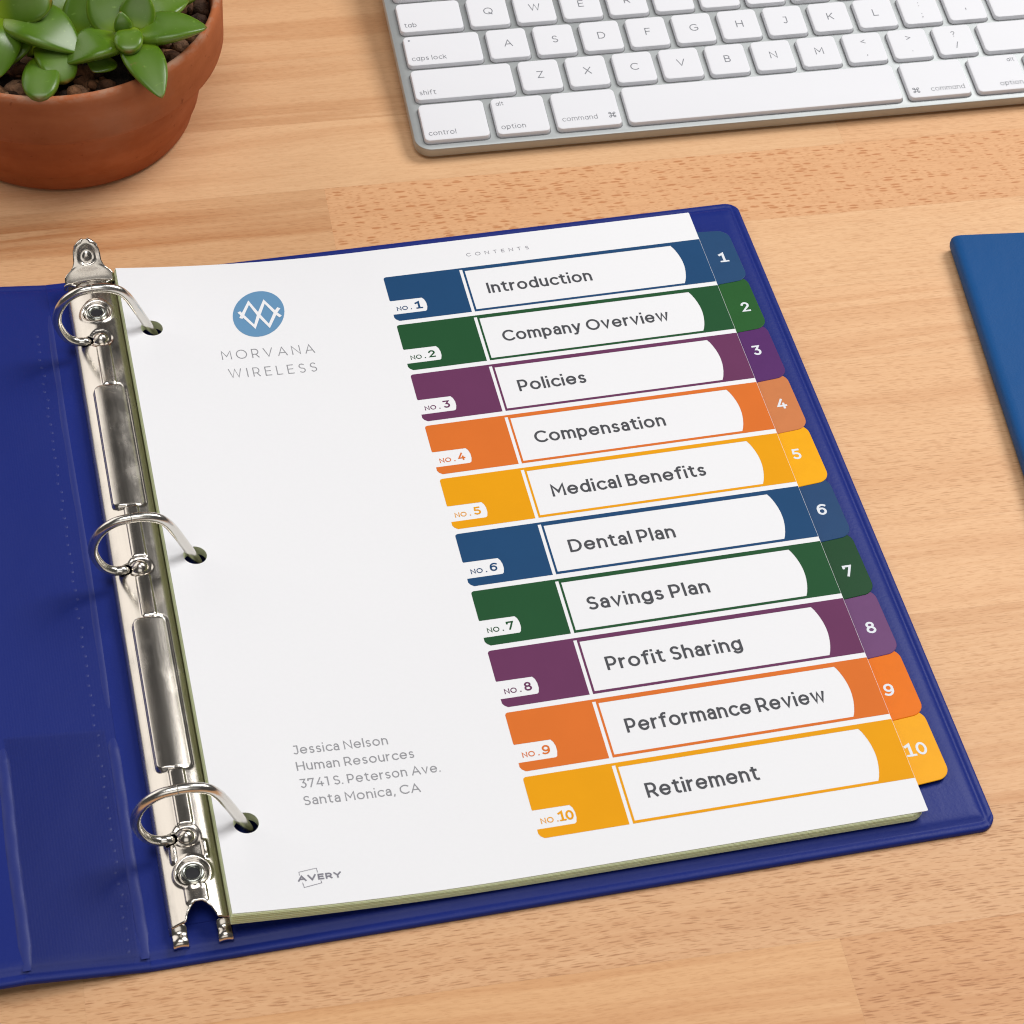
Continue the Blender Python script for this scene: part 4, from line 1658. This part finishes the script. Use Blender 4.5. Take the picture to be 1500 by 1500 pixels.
seg = 60
SOILZ = 48.0
b = len(vs)
for rr_ in range(13):
    for k in range(seg):
        a = 2 * math.pi * k / seg
        rad = 58.0 * rr_ / 12 + .01
        vs.append((rad * math.cos(a), rad * math.sin(a), SOILZ - 2.5 + rnd.uniform(-1.2, 1.2)))
for rr_ in range(12):
    for k in range(seg):
        j = (k + 1) % seg
        fs.append((b + rr_ * seg + k, b + rr_ * seg + j, b + (rr_ + 1) * seg + j, b + (rr_ + 1) * seg + k))
        cols.append((.018, .011, .008, 1))
pal = [(.030, .015, .008), (.05, .025, .013), (.12, .058, .028), (.17, .088, .045), (.22, .13, .08), (.08, .038, .019), (.035, .017, .009)]
for k in range(620):
    a = rnd.uniform(0, 2 * math.pi)
    rad = 57 * math.sqrt(rnd.random())
    r = rnd.choice((1.0, 1.3, 1.8, 2.4, 3.2, 4.2)) * rnd.uniform(.85, 1.15)
    if rad + r > 58:
        rad = 58 - r
    c = rnd.choice(pal)
    stone(rad * math.cos(a), rad * math.sin(a), SOILZ - 2.4 + r * .35 + rnd.uniform(-.6, .9), r, c + (1,))
soil = mesh_obj('potting_gravel', vs, fs, M['rock'])
soil.location = (PX * S, PY * S, 0)
ta = soil.data.attributes.new('tint', 'FLOAT_COLOR', 'FACE')
for j, c in enumerate(cols):
    ta.data[j].color = c
for p_ in soil.data.polygons:
    p_.use_smooth = True
tag(soil, 'dark soil and brown gravel filling the terracotta pot', 'soil', kind='stuff')


def leaf(parent, org, base, tip, width, thick, up=4.0, blunt=0.0, droop=0.0, face=(0, 0, 1)):
    """fleshy pointed leaf from base to tip (mm, world); up bows the middle, blunt rounds the tip"""
    b, t = Vector(base), Vector(tip)
    d = t - b
    L = d.length
    ax_ = d.normalized()
    fv = Vector(face)
    side = ax_.cross(fv).normalized()
    nrm = side.cross(ax_).normalized()
    n, m = 26, 18
    vs, fs, al, ac = [], [], [], []
    for i in range(n + 1):
        s = i / n
        if blunt:
            wv = math.sin(math.pi * min(1, s ** .72 * .985)) ** .55 if s < 1 else 0
            wv = (s + .18) ** .4 * math.sqrt(max(0, 1 - s ** 3.2))
        else:
            wv = (math.sin(math.pi * s ** .92) ** .60) * (1 - .10 * s) + .26 * (1 - s) ** 2
            wv *= 1 - .3 * s ** 7
        wv = max(wv, .012)
        bow = up * math.sin(math.pi * s) - droop * s * s
        c = b + d * s + nrm * bow
        th = 1.3 * thick * (wv ** .8) * (1 - .3 * s)
        for k in range(m):
            a = 2 * math.pi * k / m
            x = math.cos(a)
            y = math.sin(a)
            yy = (.62 if y > 0 else 1.0) * math.copysign(abs(y) ** .9, y) - .12 * (1 - x * x) * (1 if y > 0 else 0)
            p = c + side * (x * width / 2 * wv) + nrm * (yy * th / 2 + .05 * width * x * x * wv)
            vs.append((p.x - org[0], p.y - org[1], p.z - org[2]))
            al.append(s)
            ac.append(abs(x))
    for i in range(n):
        for k in range(m):
            j = (k + 1) % m
            fs.append((i * m + k, i * m + j, (i + 1) * m + j, (i + 1) * m + k))
    fs.append(tuple(reversed(range(m))))
    fs.append(tuple(n * m + k for k in range(m)))
    o = mesh_obj('leaf', vs, fs, M['leaf'], parent, smooth=True)
    at = o.data.attributes.new('along', 'FLOAT', 'POINT')
    for j, s in enumerate(al):
        at.data[j].value = s
    at2 = o.data.attributes.new('across', 'FLOAT', 'POINT')
    for j, s in enumerate(ac):
        at2.data[j].value = s
    return o


def succulent(label, org, stem_top, leaves):
    pl = empty('succulent', org)
    tag(pl, label, 'succulent plant', 'succulents in the terracotta pot')
    p = catmull([(0, 0, 0), (.4, -.3, (stem_top[2] - org[2]) * .5), tuple(stem_top[j] - org[j] for j in range(3))], 5)
    v, f = tube(p, [4.2 - 1.4 * k / (len(p) - 1) for k in range(len(p))], 12)
    mesh_obj('stem', v, f, M['leaf'], pl, smooth=True)
    for kw in leaves:
        leaf(pl, org, **kw)
    return pl


D = dict
succulent('green succulent rosette with one pointed leaf hanging over the pot rim', (18.2, 78.0, 46.5), (17.6, 71.5, 62.0), [
    D(base=(17.6, 73.5, 60.0), tip=(45.4, 67.6, 64.0), width=16.5, thick=8, up=1.5),
    D(base=(17.6, 70.5, 59.0), tip=(24.6, 38.8, 57.0), width=14.5, thick=7, up=2.5, droop=0),
    D(base=(15.6, 71.4, 60.0), tip=(-8.3, 63.6, 57.5), width=16.5, thick=8, up=3.0),
    D(base=(17.0, 71.0, 63.5), tip=(15.6, 57.4, 64.5), width=13.0, thick=8.5, up=1.2, blunt=1),
    D(base=(15.3, 70.6, 63.0), tip=(14.6, 71.8, 72.0), width=6.5, thick=5, up=1.0, face=(0, -1, .5)),
    D(base=(19.0, 72.5, 62.0), tip=(23.6, 79.5, 75.0), width=13, thick=8, up=-1.5, face=(-.2, -1, .5)),
    D(base=(16.0, 73.5, 61.0), tip=(7.6, 86.5, 77.0), width=19, thick=9, up=-1.5, face=(.2, -1, .8)),
    D(base=(8.0, 71.0, 53.0), tip=(2.2, 62.0, 53.5), width=12, thick=4, up=1.0, face=(.2, -.2, 1)),
    D(base=(22.0, 82.0, 57.0), tip=(41.5, 88.0, 62.0), width=15, thick=7, up=2),
    D(base=(30.0, 94.0, 55.0), tip=(47.0, 92.0, 61.0), width=13, thick=7, up=2),
    D(base=(18.0, 80.0, 56.0), tip=(24.0, 104.0, 60.0), width=16, thick=8, up=3),
])
succulent('larger green succulent left of the rosette with a blunt cut leaf low in front', (-20.0, 88.0, 46.0), (-22.0, 84.5, 63.0), [
    D(base=(-25.5, 87.0, 63.5), tip=(-1.4, 65.6, 60.0), width=21, thick=9.5, up=3.5),
    D(base=(-27.5, 88.0, 66.0), tip=(-9.0, 80.0, 75.0), width=20, thick=10, up=1.5, face=(-.2, -.7, .8), blunt=1),
    D(base=(-26.5, 84.5, 64.0), tip=(-31.6, 61.2, 56.0), width=12, thick=7, up=3, face=(.4, 0, 1)),
    D(base=(-22.0, 86.0, 57.0), tip=(-30.0, 71.0, 52.0), width=17, thick=7, up=3),
    D(base=(-14.0, 75.0, 57.0), tip=(-7.6, 57.0, 54.0), width=17, thick=9, up=2.5, blunt=1),
    D(base=(-14.5, 72.0, 53.0), tip=(-18.6, 46.6, 56.0), width=17, thick=11, up=1.5, blunt=1),
    D(base=(-33.0, 86.0, 62.0), tip=(-52.0, 74.0, 64.0), width=17, thick=8, up=3),
    D(base=(-24.0, 92.0, 62.0), tip=(-30.0, 112.0, 70.0), width=18, thick=8, up=2),
    D(base=(-20.0, 92.0, 63.0), tip=(-8.0, 108.0, 72.0), width=18, thick=8, up=2),
])
succulent('upright yellow green leaf standing between the two succulent rosettes', (-3.5, 90.0, 46.5), (-2.5, 90.5, 53.0), [
    D(base=(-1.6, 83.8, 50.0), tip=(6.5, 97.5, 70.0), width=15, thick=6, up=-1.0, face=(.3, -1, .6)),
    D(base=(-3.0, 93.0, 52.0), tip=(-14.0, 112.0, 64.0), width=15, thick=7, up=1.5),
    D(base=(-1.0, 93.0, 52.0), tip=(8.0, 116.0, 64.0), width=15, thick=7, up=1.5),
])
